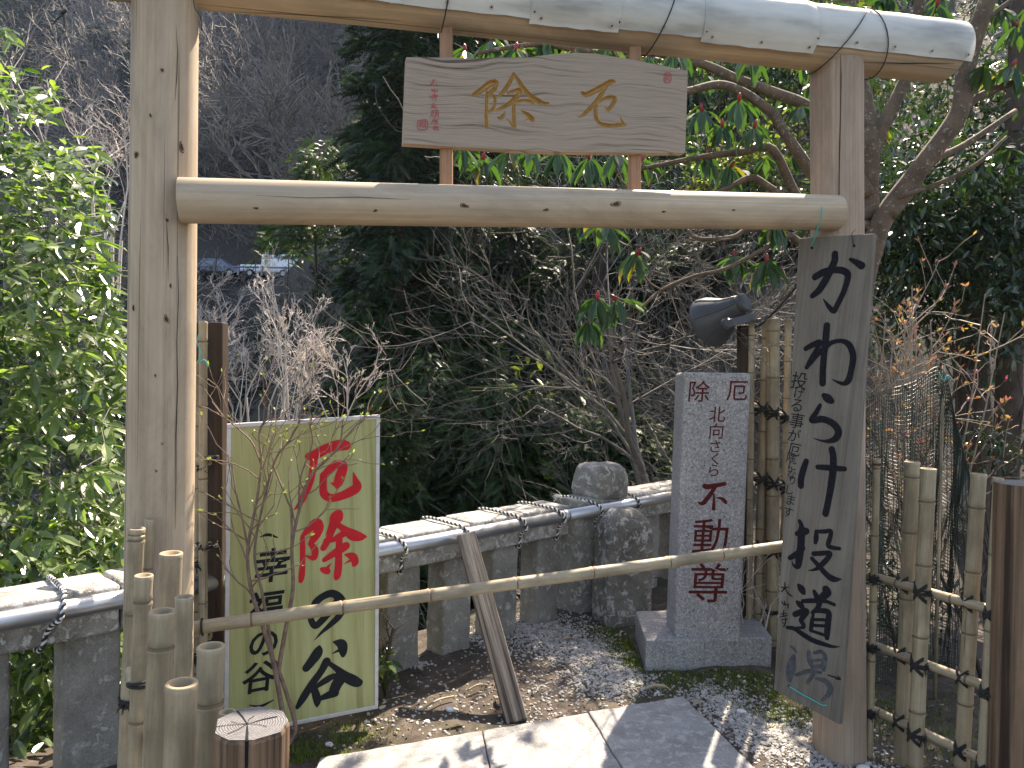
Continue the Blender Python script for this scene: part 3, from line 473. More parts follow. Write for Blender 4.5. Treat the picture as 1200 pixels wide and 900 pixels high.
wire('binding_wire', [at(226, -14, 2.5), at(228, 8, 2.48), at(235, 20, 2.47), at(236, 36, 2.47)], .002, M['wire'], gate)
w = MB(); w.tube(smooth_pts([at(68, -8, 2.38), at(70, 4, 2.37), at(75, 15, 2.37), at(67, 22, 2.37), at(63, 28, 2.37)]), .0025, 5); w.tube(smooth_pts([at(74, 14, 2.37), at(75, 24, 2.37), at(75, 33, 2.37)]), .0025, 5); w.tube([at(71, 15, 2.37), at(77, 13, 2.36)], .005, 6); w.build('binding_wire', M['wire'], gate, smooth=True)
wire('green_string', [at(955, 236, 3.06), at(961, 238, 3.03), at(963, 250, 3.02), at(958, 268, 3.06), at(952, 288, 3.15)], .0035, M['teal'], gate)
def on_log(px, py, Y, r):        # point on the near side of an upright log
    q = at(px, py, Y); return q
def knot(px, py, P0, P1, r, size=.011):
    d = ray(px, py); ax = (P1-P0).normalized(); w0 = EYE-P0; dp = d-ax*d.dot(ax); wp = w0-ax*w0.dot(ax); A = dp.dot(dp); Bq = 2*dp.dot(wp); Cc = wp.dot(wp)-r*r; di = Bq*Bq-4*A*Cc
    if di < 0: return
    t = (-Bq-math.sqrt(di))/(2*A); P = EYE+d*t; n = (P-P0)-ax*(P-P0).dot(ax); n.normalize(); mb = MB(); fr = Matrix((n.cross(ax), ax, n)).transposed().to_4x4(); fr.translation = P-n*.0005
    mb.lathe([(.0005, .002), (size*.35, .0024), (size*.6, .0005), (size*.85, .0022, 1), (size, .0)], 14, 0, lambda a, z: 1+.22*math.sin(a*2+px)+.15*math.sin(a*3+py)); mb.v = [(v[0]*.7, v[1]*1.25, v[2]) for v in mb.v]; mb.build('knot', [M['brown'], M['strut']], gate, fr, smooth=True, local=True)
for q in ((213, 173, .013), (159, 181, .010), (195, 374, .012), (156, 361, .007), (190, 520, .006), (183, 552, .006), (216, 420, .007), (200, 335, .006), (190, 82, .006), (182, 440, .005), (176, 135, .005), (196, 258, .006)): knot(q[0], q[1], PL[0], PL[1], .107, q[2])
for q in ((544, 241, .012), (722, 239, .015), (640, 246, .008), (778, 248, .006), (300, 244, .006), (440, 247, .006), (860, 246, .005)): knot(q[0], q[1], T0, T1, .073, q[2])
def crack(pts, P0, P1, r, w=.004):
    V = []; F = []; ax = (P1-P0).normalized()
    for i, (px, py) in enumerate(pts):
        d = ray(px, py); w0 = EYE-P0; dp = d-ax*d.dot(ax); wp = w0-ax*w0.dot(ax); A = dp.dot(dp); Bq = 2*dp.dot(wp); Cc = wp.dot(wp)-r*r; di = max(0, Bq*Bq-4*A*Cc)
        P = EYE+d*((-Bq-math.sqrt(di))/(2*A)); n = ((P-P0)-ax*(P-P0).dot(ax)).normalized(); s = ax.cross(n); k = w*(.25 if i in (0, len(pts)-1) else random.uniform(.7, 1.2))
        P = P+n*.0015; V += [P-s*k/2, P+s*k/2]
    F = [(2*i, 2*i+1, 2*i+3, 2*i+2) for i in range(len(pts)-1)]; MB().add(V, F).build('crack', M['ink'], gate)
crack([(985, 62), (985.5, 90), (985, 130), (984, 170), (983.5, 200), (983, 240), (982, 275)], PR[0], PR[1], .106, .0045)
crack([(208, 300), (209, 345), (207, 400), (208, 450), (206, 510), (206, 560), (205, 620)], PL[0], PL[1], .110, .003)
crack([(206, 30), (208, 60), (207, 90), (205, 118)], PL[0], PL[1], .105, .0025)
crack([(194, 250), (197, 290), (197, 330)], PL[0], PL[1], .108, .002)
crack([(240, 12), (330, 16), (420, 21), (470, 24)], LP0, LP1, .119, .003); crack([(1012, 73), (1060, 74), (1118, 74)], LP0, LP1, .122, .004); crack([(300, 229), (360, 232), (420, 231), (480, 234)], T0, T1, .0745, .002)
# ================================================================ carved plaque
def lerp4(q, u, v): return (q[0]*(1-u)+q[1]*u)*(1-v)+(q[3]*(1-u)+q[2]*u)*v
pf, pc = FR['plaque']; plaque = thing('name_plaque', 'long grey wooden plaque with two carved golden characters hung under the gate lintel', 'sign', pf.translation)
def make_plaque():
    nu, nv = 560, 160; u = np.linspace(0, 1, nu); v = np.linspace(0, 1, nv); Uu, Vv = np.meshgrid(u, v)
    TLc, TRc, BRc, BLc = [np.array(q)[:2] for q in pc]
    topw = np.interp(u, [0, .25, .42, .5, .58, .66, .77, .88, 1], [0, .010, .022, .037, .046, .046, .034, .018, 0])
    botw = np.interp(u, [0, .2, .35, .5, .7, 1], [0, -.006, -.010, -.012, -.008, 0])
    top = TLc[None]*(1-u)[:, None]+TRc[None]*u[:, None]; top[:, 1] += topw; bot = BLc[None]*(1-u)[:, None]+BRc[None]*u[:, None]; bot[:, 1] += botw
    X = top[None, :, 0]*(1-Vv)+bot[None, :, 0]*Vv; Y = top[None, :, 1]*(1-Vv)+bot[None, :, 1]*Vv
    D = np.zeros_like(X); who = -np.ones(X.shape, int)
    for k, nm in enumerate(('jo', 'yaku')):
        smp = stroke_samples(LET['plaque'][nm]); x0, y0 = smp[:, :2].min(0)-.03; x1, y1 = smp[:, :2].max(0)+.03
        idx = np.where((X > x0) & (X < x1) & (Y > y0) & (Y < y1)); f = brush_field(X[idx], Y[idx], smp); dep = np.clip(f, 0, .011); ins = f > 0
        D[idx] = np.maximum(D[idx], np.minimum(dep*1.25, .010)); w_ = who[idx]; w_[ins] = k; who[idx] = w_
    Z = -D+.0004*np.sin(Y*900+np.sin(X*9)*3)
    V = np.stack([X, Y, Z], -1).reshape(-1, 3); I = np.arange((nv-1)*(nu-1)); a = (I//(nu-1))*nu+I % (nu-1); F = np.stack([a, a+nu, a+nu+1, a+1], 1)
    wf = who.reshape(-1)[F]; ch = np.where((wf >= 0).sum(1) >= 2, wf.max(1), -1)
    Fw = F[ch < 0]; th = .045; back = []
    ring = [(0, i) for i in range(nu)]+[(j, nu-1) for j in range(1, nv)]+[(nv-1, i) for i in range(nu-2, -1, -1)]+[(j, 0) for j in range(nv-2, 0, -1)]
    rid = np.array([j*nu+i for j, i in ring]); bV = V[rid].copy(); bV[:, 2] = -th; n0 = len(V); VV = np.vstack([V, bV]); k = len(rid)
    side = np.array([[rid[i], rid[(i+1) % k], n0+(i+1) % k, n0+i] for i in range(k)])
    faces = [tuple(q) for q in Fw]+[tuple(q) for q in side]+[tuple(n0+i for i in range(k))]
    link('board', npmesh('board', VV, faces, M['plaque'], smooth=False), plaque, pf)
    for c in (0, 1):
        Fc = F[ch == c]; used, inv = np.unique(Fc, return_inverse=True); link('character', npmesh('character', V[used], inv.reshape(-1, 4), M['gold'], smooth=True), plaque, pf)
make_plaque()
for nm, st in LET['plaque'].items():
    if nm in ('jo', 'yaku'): continue
    brush_letter('seal' if nm.startswith('seal') else 'character', st, M['sealred'], plaque, pf, .0022, .0013)
# ================================================================ green printed sign
gf, gc = FR['green']; green = thing('information_sign', 'yellow green board with big red and black brush characters in a thin aluminium frame', 'sign', (gf.translation.x, gf.translation.y, 0))
def quad_prism(q, z0, z1, ins=0):
    c = sum(q, Vector())/4; P = []
    for z in (z1, z0):
        for p in q:
            d = p-c; P.append(Vector((p.x-ins*(1 if d.x > 0 else -1), p.y-ins*(1 if d.y > 0 else -1), z)))
    return P, [(0, 3, 2, 1), (4, 5, 6, 7), (0, 1, 5, 4), (1, 2, 6, 5), (2, 3, 7, 6), (3, 0, 4, 7)]
MB().add(*quad_prism(gc, -.018, 0, .004)).build('panel', M['panel'], green, gf, local=True)
for i in range(4):
    a, b = gc[i].copy(), gc[(i+1) % 4].copy(); a.z = b.z = 0; d = (b-a).normalized(); ins = d.cross(Vector((0, 0, 1))); w_ = .017
    e = 0 if i % 2 == 0 else w_
    A, Bq = a+d*e, b-d*e; q = [A, Bq, Bq+ins*w_, A+ins*w_]; P = [p+Vector((0, 0, .005)) for p in q]+[p+Vector((0, 0, -.022)) for p in q]
    soften(MB().add(P, [(0, 1, 2, 3), (7, 6, 5, 4), (0, 4, 5, 1), (1, 5, 6, 2), (2, 6, 7, 3), (3, 7, 4, 0)]).build('frame_bar', M['white_metal'], green, gf, local=True), .002)
for nm, st in LET['green'].items(): brush_letter('character', st, M['red'] if nm in ('yaku', 'jo') else M['black'], green, gf, .0016, .0026 if nm[:3] != 'par' else .0016)
for ch, x, y, h in GLY['green']: glyph(ch, M['black'], green, gf, x, y, h*.86, .016, .0017, .12)
# ================================================================ grey lettered board on the right post
bf, bc = FR['board']; board = thing('lettered_board', 'tall grey wooden board with black brush writing leaning against the right gate post', 'sign', (bf.translation.x, bf.translation.y, .25))
soften(MB().add(*quad_prism([Vector((q.x, q.y, 0)) for q in bc], -.024, 0)).build('plank', M['board'], board, bf, local=True), .003)
for nm, st in LET['board'].items():
    faded = nm in ('ba',); brush_letter('character' if nm != 'arrow' else 'arrow', st, M['ink_faded'] if faded else M['ink'], board, bf, .0016, .0022 if nm not in ('dai', 'san', 'ji') else .0014, .0012 if faded else .0005)
for ch, x, y, h in GLY['board']: glyph(ch, M['ink'], board, bf, x, y, h*.92, 0, .0017, .1)
def onb(x, y, z=.004): return bf @ Vector((x, y, z))
inv = bf.inverted()
def pix_on(frame, px, py, z=.004):
    o = frame.translation; n = Vector(frame.col[2][:3]); d = ray(px, py); P = EYE+d*((o-EYE).dot(n)/d.dot(n)); return P+n*z
wire('teal_string', [pix_on(bf, 925.5, 804), pix_on(bf, 940, 813), pix_on(bf, 955, 821), pix_on(bf, 964, 826), pix_on(bf, 970, 826.5)], .0028, M['teal'], board)
for px, py in ((925, 804), (951.5, 290.5), (1001, 288)):
    P = pix_on(bf, px, py, .001); n = Vector(bf.col[2][:3]); mb = MB(); mb.tube([P-n*.002, P+n*.0015], .0055, 8); mb.build('nail_hole', M['ink'], board)
wire('hanging_wire', [pix_on(bf, 1001, 288), pix_on(bf, 999.5, 282), pix_on(bf, 999, 274), pix_on(bf, 998, 268, -.03)], .0018, M['wire'], board)
# ================================================================ granite monument
sf, sc_ = FR['stone']; stone = thing('stone_monument', 'upright grey granite monument with dark red characters on a square plinth', 'monument', (1.1, 4.3, 0))
def make_pillar():
    bm = bmesh.new(); P = [Vector((q.x, q.y-(.10 if q.y < 0 else 0), 0)) for q in sc_]; D = .24
    vs = [bm.verts.new(p) for p in P]+[bm.verts.new(p+Vector((0, 0, -D))) for p in P]
    for f in ((0, 3, 2, 1), (4, 5, 6, 7), (0, 1, 5, 4), (1, 2, 6, 5), (2, 3, 7, 6), (3, 0, 4, 7)): bm.faces.new([vs[i] for i in f])
    bmesh.ops.recalc_face_normals(bm, faces=bm.faces); me = bpy.data.meshes.new('pillar'); bm.to_mesh(me); bm.free(); me.materials.append(M['granite'])
    o = link('pillar', me, stone, sf); soften(o, .022, 4, 40)
    for p in me.polygons: p.use_smooth = True
    o.modifiers.new('wn', 'WEIGHTED_NORMAL')
make_pillar()
zt = .13; q = [gr(757, 750.5, zt), gr(905, 747, zt), Vector((1.50, 4.66, zt)), gr(745, 716, zt)]
q[1].z = zt; mb = MB(); mb.add([p.copy() for p in q]+[Vector((p.x, p.y, -.06)) for p in q], [(0, 1, 2, 3), (7, 6, 5, 4), (0, 4, 5, 1), (1, 5, 6, 2), (2, 6, 7, 3), (3, 7, 4, 0)])
soften(mb.build('plinth', M['granite'], stone), .006, 2)
brush_letter('character', LET['stone']['fu'], M['darkred'], stone, sf, .0012, .0022)
for ch, x, y, h in GLY['stone']: glyph(ch, M['darkred'], stone, sf, x, y, h, .004, .0012, .08)
# ================================================================ stone balustrade, pipe and ropes
def rough_stone(name, mt, parent, c, size, bev=.012, cuts=7, rough=.006, R=None, taper=1.0, sc=9, dome=0):
    bm = bmesh.new(); bmesh.ops.create_cube(bm, size=1)
    for v in bm.verts:
        k = taper if v.co.z > 0 else 1; v.co = Vector((v.co.x*size[0]*k, v.co.y*size[1]*k, v.co.z*size[2]))
    bmesh.ops.bevel(bm, geom=list(bm.edges), offset=bev, segments=3, affect='EDGES', profile=.6)
    long = [e for e in bm.edges if e.calc_length() > .07]
    for _ in range(4):
        long = [e for e in bm.edges if e.calc_length() > .06]
        if not long: break
        bmesh.ops.subdivide_edges(bm, edges=long, cuts=1, use_grid_fill=True)
    bmesh.ops.triangulate(bm, faces=[f for f in bm.faces if len(f.verts) > 4])
    R = R or Matrix.Identity(3); c = Vector(c)
    for v in bm.verts:
        if dome:
            t = max(0, v.co.z/size[2]+.5-(1-dome))/dome; k = math.sqrt(max(.05, 1-t*t*.85)); v.co.x *= k; v.co.y *= k
        w = R @ v.co+c; n = v.co.normalized(); k = noise.noise(w*sc)*rough+noise.noise(w*sc*3)*rough*.4; v.co = w+(R @ n)*k
    me = bpy.data.meshes.new(name); bm.to_mesh(me); bm.free(); me.materials.append(mt)
    for p in me.polygons: p.use_smooth = True
    o = link(name, me, parent); return o
bal = thing('stone_balustrade', 'old lichened stone balustrade running along the edge of the drop behind the gate', 'balustrade', (B0.x, B0.y, 0))
RB = Matrix((U2, N2, Vector((0, 0, 1)))).transposed()
def bpt(s, n, z): p = B0+U2*s+N2*n; return Vector((p.x, p.y, z))
for k in range(-3, 12):
    s = -1.385+.372*k
    if abs(s-1.6) < .20: continue
    rough_stone('baluster', M['stone'], bal, bpt(s, .11, .22), (.205+random.uniform(-.012, .012), .15, .60), .014, 6, .007, RB)
edges = [-2.9, -2.15, -1.3, -.42, .06, .52, .95, 1.36]
for a, b in zip(edges[:-1], edges[1:]): rough_stone('rail_stone', M['rail'], bal, bpt((a+b)/2, .11, .605+random.uniform(-.004, .004)), (b-a-.008, .245, .185), .020, 7, .006, RB)
rough_stone('rail_stone', M['rail'], bal, bpt(2.25, .11, .605), (1.25, .245, .185), .020, 7, .006, RB)
rough_stone('pier', M['cap'], bal, bpt(1.60, .10, .32), (.25, .24, .78), .02, 6, .008, RB)
rough_stone('cap_stone', M['cap'], bal, bpt(1.80, .10, .80), (.36, .30, .25), .085, 6, .020, RB, .84)
bol = rough_stone('marker_stone', M['boulder'], None, Vector((.735, 4.86, .29)), (.315, .25, .80), .03, 6, .016, Matrix.Rotation(.35, 3, 'Z'), 1.0, 6, .30); tag(bol, 'squat round topped stone post blotched with white lichen beside the granite plinth', 'stone post')
pipe = thing('metal_pipe', 'long grey metal pipe roped along the stone rail', 'pipe', bpt(0, -.06, .655))
for a, b in ((-2.9, -.55), (-.55, 1.25), (1.25, 2.9)):
    mb = MB(); mb.tube([bpt(a, -.062, .652), bpt(b, -.062, .652)], .036, 18); mb.build('pipe_length', M['pipe'], pipe, smooth=True)
    mb = MB(); mb.tube([bpt(b-.02, -.062, .652), bpt(b+.02, -.062, .652)], .0385, 18)
    if b < 2.5: mb.build('pipe_joint', M['pipe'], pipe, smooth=True)
def rope(s0, pitch, label, loops=1.0, tail=False):
    sec = [(.24, .60), (.235, .703), (.0, .708), (-.062, .699), (-.104, .672), (-.102, .630), (-.062, .606), (-.02, .560), (.0, .50), (.1, .495), (.235, .50), (.24, .60)]
    P = [bpt(s0+pitch*i/(len(sec)-1), n, z) for i, (n, z) in enumerate(sec)]; c = catmull([tuple(p) for p in P], 14)
    L = np.concatenate([[0], np.cumsum(np.linalg.norm(np.diff(c, axis=0), axis=1))]); r = thing('rope', label, 'rope', tuple(bpt(s0, -.06, .70)), 'ropes binding the pipe to the rail')
    fine = np.arange(0, L[-1], .0035); pts = np.stack([np.interp(fine, L, c[:, k]) for k in range(3)], 1)
    for ph, mt in ((0, 'rope_white'), (math.pi, 'rope_black')):
        V = []
        for i, p in enumerate(pts):
            t = Vector(pts[min(i+1, len(pts)-1)]-pts[max(0, i-1)]).normalized(); a = t.orthogonal().normalized() if abs(t.z) > .9 else t.cross(Vector((0, 0, 1))).normalized(); b = t.cross(a); an = fine[i]/.030*2*math.pi+ph
            V.append(Vector(p)+(a*math.cos(an)+b*math.sin(an))*.0042)
        mb = MB(); mb.tube(V, .0056, 5); mb.build('strand', M[mt], r, smooth=True)
    if tail:
        mb = MB(); p = bpt(s0+.02, .2, .705)
        for k in range(26): d = Vector((random.gauss(-.8, .5), random.gauss(-.2, .5), abs(random.gauss(.1, .25)))).normalized(); mb.tube([p, p+d*.035, p+d*random.uniform(.05, .08)-Vector((0, 0, .015))], [.002, .0015, .0008], 3)
        mb.build('frayed_end', M['rope_white'], r)
def s_at(px):
    lo, hi = -2.8, 3
    for _ in range(40):
        mid = (lo+hi)/2; p = bpt(mid, -.06, .66)
        if (p-EYE).dot(RT)/(p-EYE).dot(FW)*900+600 < px: lo = mid
        else: hi = mid
    return lo
for px, pit, lab in ((112, -.13, 'black and white rope over the rail left of the left gate post'), (470, .16, 'striped rope round the rail next to the green sign'), (545, .17, 'striped rope round the rail above the leaning timber brace'), (610, .17, 'striped rope round the rail third from the green sign'), (655, .17, 'striped rope round the rail two ropes left of the cap stone'), (700, .15, 'striped rope with a frayed end on the rail touching the cap stone'), (748, .05, 'short striped rope round the pipe right of the cap stone')):
    rope(s_at(px)-.07, pit, lab, tail=(px == 700))
# leaning timber brace
p0, p1 = gr(606, 848, -.04), at(546, 628, 4.02); mb = MB(); L = (p1-p0).length; mb.box((0, 0, L/2), (.098, .075, L)); br = soften(mb.build('timber_brace', M['timber'], None, axis_frame(p0, p1, .25), local=True), .006); tag(br, 'weathered square timber brace leaning from the slab edge up to the rail', 'brace')
# ================================================================ bamboo bar across the gate
bar = thing('bamboo_bar', 'long pale bamboo pole tied across the gate opening at hip height', 'barrier pole', at(224, 736, 2.74)); pb0, pb1 = at(222, 736.5, 2.74), at(922, 639.5, 3.40)
bamboo(bar, pb0, pb1, .0245, 'pole', 5, True, .31); cord_tie(bar, at(237, 734.5, 2.75), (pb1-pb0), .026, 1, False)
# ================================================================ bamboo fences
fr_ = thing('bamboo_fence', 'open bamboo fence with three tied rails between the right gate post and the brown post', 'fence', (gr(1090, 890).x, 3.0, 0))
FRX = {}
def fence_Y(px): return float(np.interp(px, [1018, 1160], [3.27, 2.80]))
rails = []
for (xa, ya), (xb, yb) in (((1018, 674), (1166, 716)), ((1018, 754), (1152, 803)), ((1017, 829), (1146, 888))):
    a, b = at(xa, ya, fence_Y(xa)), at(xb, yb, fence_Y(xb)); rails.append((a, b)); bamboo(fr_, a, b, .0185, 'rail', None, True, .24)
for (xt, yt), (xb, yb), w_, back in (((1027.5, 538), (1019, 872), 8.5, -1), ((1069, 541), (1057, 872), 17, 1), ((1088, 549), (1072, 900), 17.5, -1), ((1147, 555), (1127, 895), 17, 1), ((1170, 560), (1151, 895), 11.5, -1)):
    Y = fence_Y((xt+xb)/2)+.036*back; r = w_*Y/900/2; a, b = at(xb, yb, Y), at(xt, yt, Y); bt = through(b, a, -.05); bamboo(fr_, bt, b, r, 'pole', None, True, .27)
    for ra, rb in rails:
        # crossing of this pole with the rail
        mid = (xt+xb)/2; best = None
        for t in np.linspace(0, 1, 60):
            p = ra+(rb-ra)*t; u = (p.z-bt.z)/(b.z-bt.z); d = ((bt+(b-bt)*u)-p).length
            if best is None or d < best[0]: best = (d, p, bt+(b-bt)*u)
        if best[0] < .09: cord_tie(fr_, best[2] if back < 0 else (best[1]+best[2])/2, b-bt, r if back < 0 else r*.9, 3, True, ax2=rb-ra)
bp = thing('wooden_post', 'dark brown log post ending the bamboo fence at the right edge', 'post', (at(1190, 700, 2.72).x, 2.72, 0), 'brown posts ending the bamboo fences')
a, b = at(1188, 900, 2.72), at(1196, 566, 2.72); log('shaft', M['brownpost'], bp, through(b, a, -.1), b, .083, .080, rings=24, wob=.05, endmat=M['endgrain'], seed=9)
# stepped fence in the left foreground
fl = thing('bamboo_fence', 'row of thick pale bamboo stakes in front of the left gate post', 'fence', (-.8, 1.85, 0))
LPOLES = ((160, 619, 147, 900, 18.5, 2.38), (175.5, 608, 170, 760, 11, 2.46), (168.5, 674, 160, 900, 20.5, 1.93), (200.5, 648, 192, 900, 25.5, 2.10), (190.5, 716, 181, 900, 29, 1.64), (216, 699, 212, 880, 20, 1.80), (247.5, 757, 243, 900, 31, 1.46), (213, 800, 210, 900, 36, 1.30), (266.5, 834, 264, 900, 19, 1.40))
for xt, yt, xb, yb, w_, Y in LPOLES:
    r = w_*Y/900/2; a, b = at(xb, yb, Y), at(xt, yt, Y); bamboo(fl, through(b, a, -.05), b, r, 'pole', None, True, .29)
for z in (.30, .62): bamboo(fl, Vector((-1.14, 2.32, z)), Vector((-.50, 1.30, z)), .02, 'rail')
cord_tie(fl, at(152, 820, 2.38), (0, 0, 1), .027, 3, True); cord_tie(fl, at(163, 800, 1.93), (0, 0, 1), .024, 2, False)
st = thing('wooden_post', 'short cut log post with cracked grey end grain at the bottom left', 'post', (at(295, 850, 1.25).x, 1.25, 0), 'brown posts ending the bamboo fences')
def stump():
    c = at(295, 848, 1.25); n = 9; R = .063; mb = MB(); V = []; ang = [2*math.pi*j/n+.25+random.uniform(-.08, .08) for j in range(n)]; rr = [R*random.uniform(.96, 1.04) for _ in range(n)]
    for z, k in ((-.1, 1.04), (c.z-.05, 1.0), (c.z-.006, 1.0), (c.z, .955)):
        for j in range(n): V.append((c.x+rr[j]*k*math.cos(ang[j]), c.y+rr[j]*k*math.sin(ang[j]), z))
    F = [(i*n+j, i*n+(j+1) % n, (i+1)*n+(j+1) % n, (i+1)*n+j) for i in range(3) for j in range(n)]; mb.add(V, F)
    frm = Matrix.Translation((c.x, c.y, 0)); mb.build('shaft', M['brownpost'], st, frm)
    t = MB(); t.add([V[3*n+j] for j in range(n)], [tuple(range(n))]); f2 = Matrix.Translation((c.x-.004, c.y-.003, c.z)); t.v = [(v[0], v[1], v[2]+.0006) for v in t.v]; t.build('end_grain', M['endgrain'], st, f2)
    ck = MB(); pith = Vector((c.x-.006, c.y-.004, c.z+.0016))
    for a, L, w_ in ((-1.25, .056, .005), (.62, .050, .0035), (2.2, .055, .003), (3.4, .050, .002), (4.2, .04, .0018), (1.5, .03, .0015), (-.2, .035, .0015), (2.9, .03, .0012)):
        d = Vector((math.cos(a), math.sin(a), 0)); s = Vector((-d.y, d.x, 0)); j = s*random.uniform(-.004, .004); ck.add([pith-s*.0006, pith+s*.0006, pith+d*L*.55+j+s*w_*.4, pith+d*L*.55+j-s*w_*.4, pith+d*L+s*w_/2, pith+d*L-s*w_/2], [(0, 1, 2, 3), (3, 2, 4, 5)])
        if a == -1.25: q = pith+d*(L+.004); ck.add([q+s*.003, q-s*.003, q-s*.001+Vector((0, 0, -.16)), q+s*.001+Vector((0, 0, -.16))], [(0, 1, 2, 3)])
    ck.build('crack', M['ink'], st)
stump()
# fence behind the left post
lb = thing('bamboo_fence', 'narrow bamboo and dark timber fence behind the left gate post', 'fence', (-1.3, 3.2, 0))
Yb = 3.12
def ground_pole(parent, xt, yt, xb, yb, w_, Y, kind='pole', **k):
    a, b = at(xb, yb, Y), at(xt, yt, Y); return bamboo(parent, through(b, a, -.1), b, w_*Y/900/2, kind, None, **k)
ground_pole(lb, 238, 377, 238, 760, 10, Yb-.04); ground_pole(lb, 231.5, 424, 232, 760, 9, Yb+.02)
a, b = at(254, 760, Yb+.05), at(254.5, 378, Yb+.05); bt = through(b, a, -.1); mb = MB(); L = (b-bt).length; mb.box((0, 0, L/2), (.068, .068, L)); soften(mb.build('timber_post', M['brown'], lb, axis_frame(bt, b), local=True), .004)
a, b = at(233, 400, Yb+.08), at(233, 378, Yb+.08); bt = through(a, at(233, 760, Yb+.08), -.1) if False else Vector((b.x, b.y, -.1)); mb = MB(); mb.box((bt+b)/2, (.03, .03, (b-bt).length)); mb.build('timber_post', M['brown'], lb)
for y in (540, 640, 745): bamboo(lb, at(150, y-6, Yb+.12), at(246, y, Yb-.0), .0185, 'rail', None, True, .24)
for px, py in ((237, 548), (250, 536), (237, 637), (248, 640), (233, 662), (232, 770)): cord_tie(lb, at(px, py, Yb-.03), (0, 0, 1), .016, 2, True)
wire('green_string', [at(233, 392, Yb-.07), at(231, 402, Yb-.07), at(236, 414, Yb-.07), at(232, 424, Yb-.07), at(240, 422, Yb-.08), at(244, 430, Yb-.08)], .0025, M['teal'], lb)
# fence behind the monument
rbk = thing('bamboo_fence', 'tall bamboo fence behind the granite monument', 'fence', (at(900, 600, 4.5).x, 4.5, 0)); Yb = 4.5
ground_pole(rbk, 906, 373, 905, 745, 15, Yb-.04); ground_pole(rbk, 899, 376, 887, 735, 11, Yb+.0); ground_pole(rbk, 924, 374, 917, 740, 8, Yb+.04); ground_pole(rbk, 881, 374, 878, 700, 7.5, Yb-.05); ground_pole(rbk, 897.5, 520, 897, 745, 10, Yb+.06)
a, b = at(872, 700, Yb), at(873, 381, Yb); bt = through(b, a, -.1); mb = MB(); L = (b-bt).length; mb.box((0, 0, L/2), (.075, .075, L)); soften(mb.build('timber_post', M['brown'], rbk, axis_frame(bt, b), local=True), .004)
for ya, yb in ((474, 496), (556, 578), (637, 655)):
    bamboo(rbk, at(940, yb, Yb+.04), at(876, ya, Yb-.005), .024, 'rail', None, True, .3)
    for px in (905, 891, 921): cord_tie(rbk, at(px, np.interp(px, [876, 940], [ya, yb]), Yb-.05), (0, 0, 1), .034, 3, px != 891, ax2=(1, 0, -.25))
cord_tie(rbk, at(905, 716, Yb-.04), (0, 0, 1), .036, 2, True)
# ================================================================ flood light
fl_ = thing('flood_light', 'black bulbous flood light fixed on top of the brown fence post', 'spotlight', at(872, 380, 4.5)); Yl = 4.42
rear, front = at(870, 356, Yl-.05), at(833, 377, Yl+.12); fr0 = axis_frame(rear, front); Lx = (front-rear).length
mb = MB(); mb.lathe([(.0005, -.030), (.045, -.030), (.056, -.022), (.057, .002), (.053, .006), (.060, .012), (.068, .05), (.086, Lx*.45), (.118, Lx*.68), (.142, Lx*.86), (.152, Lx), (.155, Lx+.012), (.150, Lx+.030), (.128, Lx+.050), (.10, Lx+.058)], 36); mb.build('housing', M['lamp'], fl_, fr0, smooth=True, local=True)
mb = MB(); mb.lathe([(.10, Lx+.0565), (.06, Lx+.064), (.0005, Lx+.068)], 36); mb.build('lens', M['glass'], fl_, fr0, smooth=True, local=True)
mb = MB()
for k in range(7):
    a = k*2*math.pi/7+.3; mb.tube([Vector((r*math.cos(a), r*math.sin(a), z)) for r, z in ((.061, .012), (.069, .05), (.087, Lx*.45), (.119, Lx*.68), (.143, Lx*.86), (.153, Lx))], .0035, 5)
mb.build('rib', M['lamp'], fl_, fr0, smooth=True, local=True)
mb = MB(); A, Bq = at(853, 379, Yl-.17), at(884, 371, Yl-.02); d = (Bq-A).normalized()
mb.box((A+Bq)/2, ((Bq-A).length, .010, .046), Matrix((d, d.cross(Vector((0, 0, 1))).normalized()*-1, d.cross(Vector((0, -1, 0))).normalized())).transposed()); mb.box(at(878, 375, Yl+.0), (.12, .10, .014)); soften(mb.build('bracket', M['lamp'], fl_), .003)
mb = MB(); mb.tube([A+Vector((0, .05, 0)), A-Vector((0, .012, 0))], .030, 20); mb.tube([A-Vector((0, .012, 0)), A-Vector((0, .022, 0))], [.026, .022], 20); mb.tube([A-Vector((0, .022, 0)), A-Vector((0, .027, 0))], .007, 6); soften(mb.build('pivot_bolt', M['lamp'], fl_), .002)
cb = wire('cable', [at(884, 384, Yl+.02), at(892, 380, Yl), at(905, 368, Yl-.1), at(925, 346, Yl-.5), at(945, 320, 3.6)], .006, M['wire']); tag(cb, 'dark electric cable slanting from the flood light up to the gate post', 'cable')
# ================================================================ scatter helpers
LV = np.array([(0, 0, 0), (.22, .13, .03), (.22, 0, -.012), (.22, -.13, .03), (.52, .185, .025), (.52, 0, -.03), (.52, -.185, .025), (.80, .115, -.02), (.80, 0, -.06), (.80, -.115, -.02), (1, 0, -.13)])
LFc = np.array([(0, 2, 1), (0, 3, 2), (1, 2, 5), (1, 5, 4), (2, 3, 6), (2, 6, 5), (4, 5, 8), (4, 8, 7), (5, 6, 9), (5, 9, 8), (7, 8, 10), (8, 9, 10)])
LVn = LV*np.array([1, .85, 1.4])           # narrow drooping leaf
def spray(k=7, w=.34, droop=.25):
    a = [(i/k, 0, -droop*(i/k)**2) for i in range(k+1)]; V = list(a); F = []
    for i in range(k):
        for s in (-1, 1):
            x = (i+.3)/k; l = w*(1-.75*(i/k)**1.5); V.append((x+l*.75, s*l*.62, -droop*x*x-.10*l+.06*((i*7) % 3-1)*l)); F.append((i, i+1, len(V)-1) if s > 0 else (i+1, i, len(V)-1))
    return np.array(V), np.array(F)
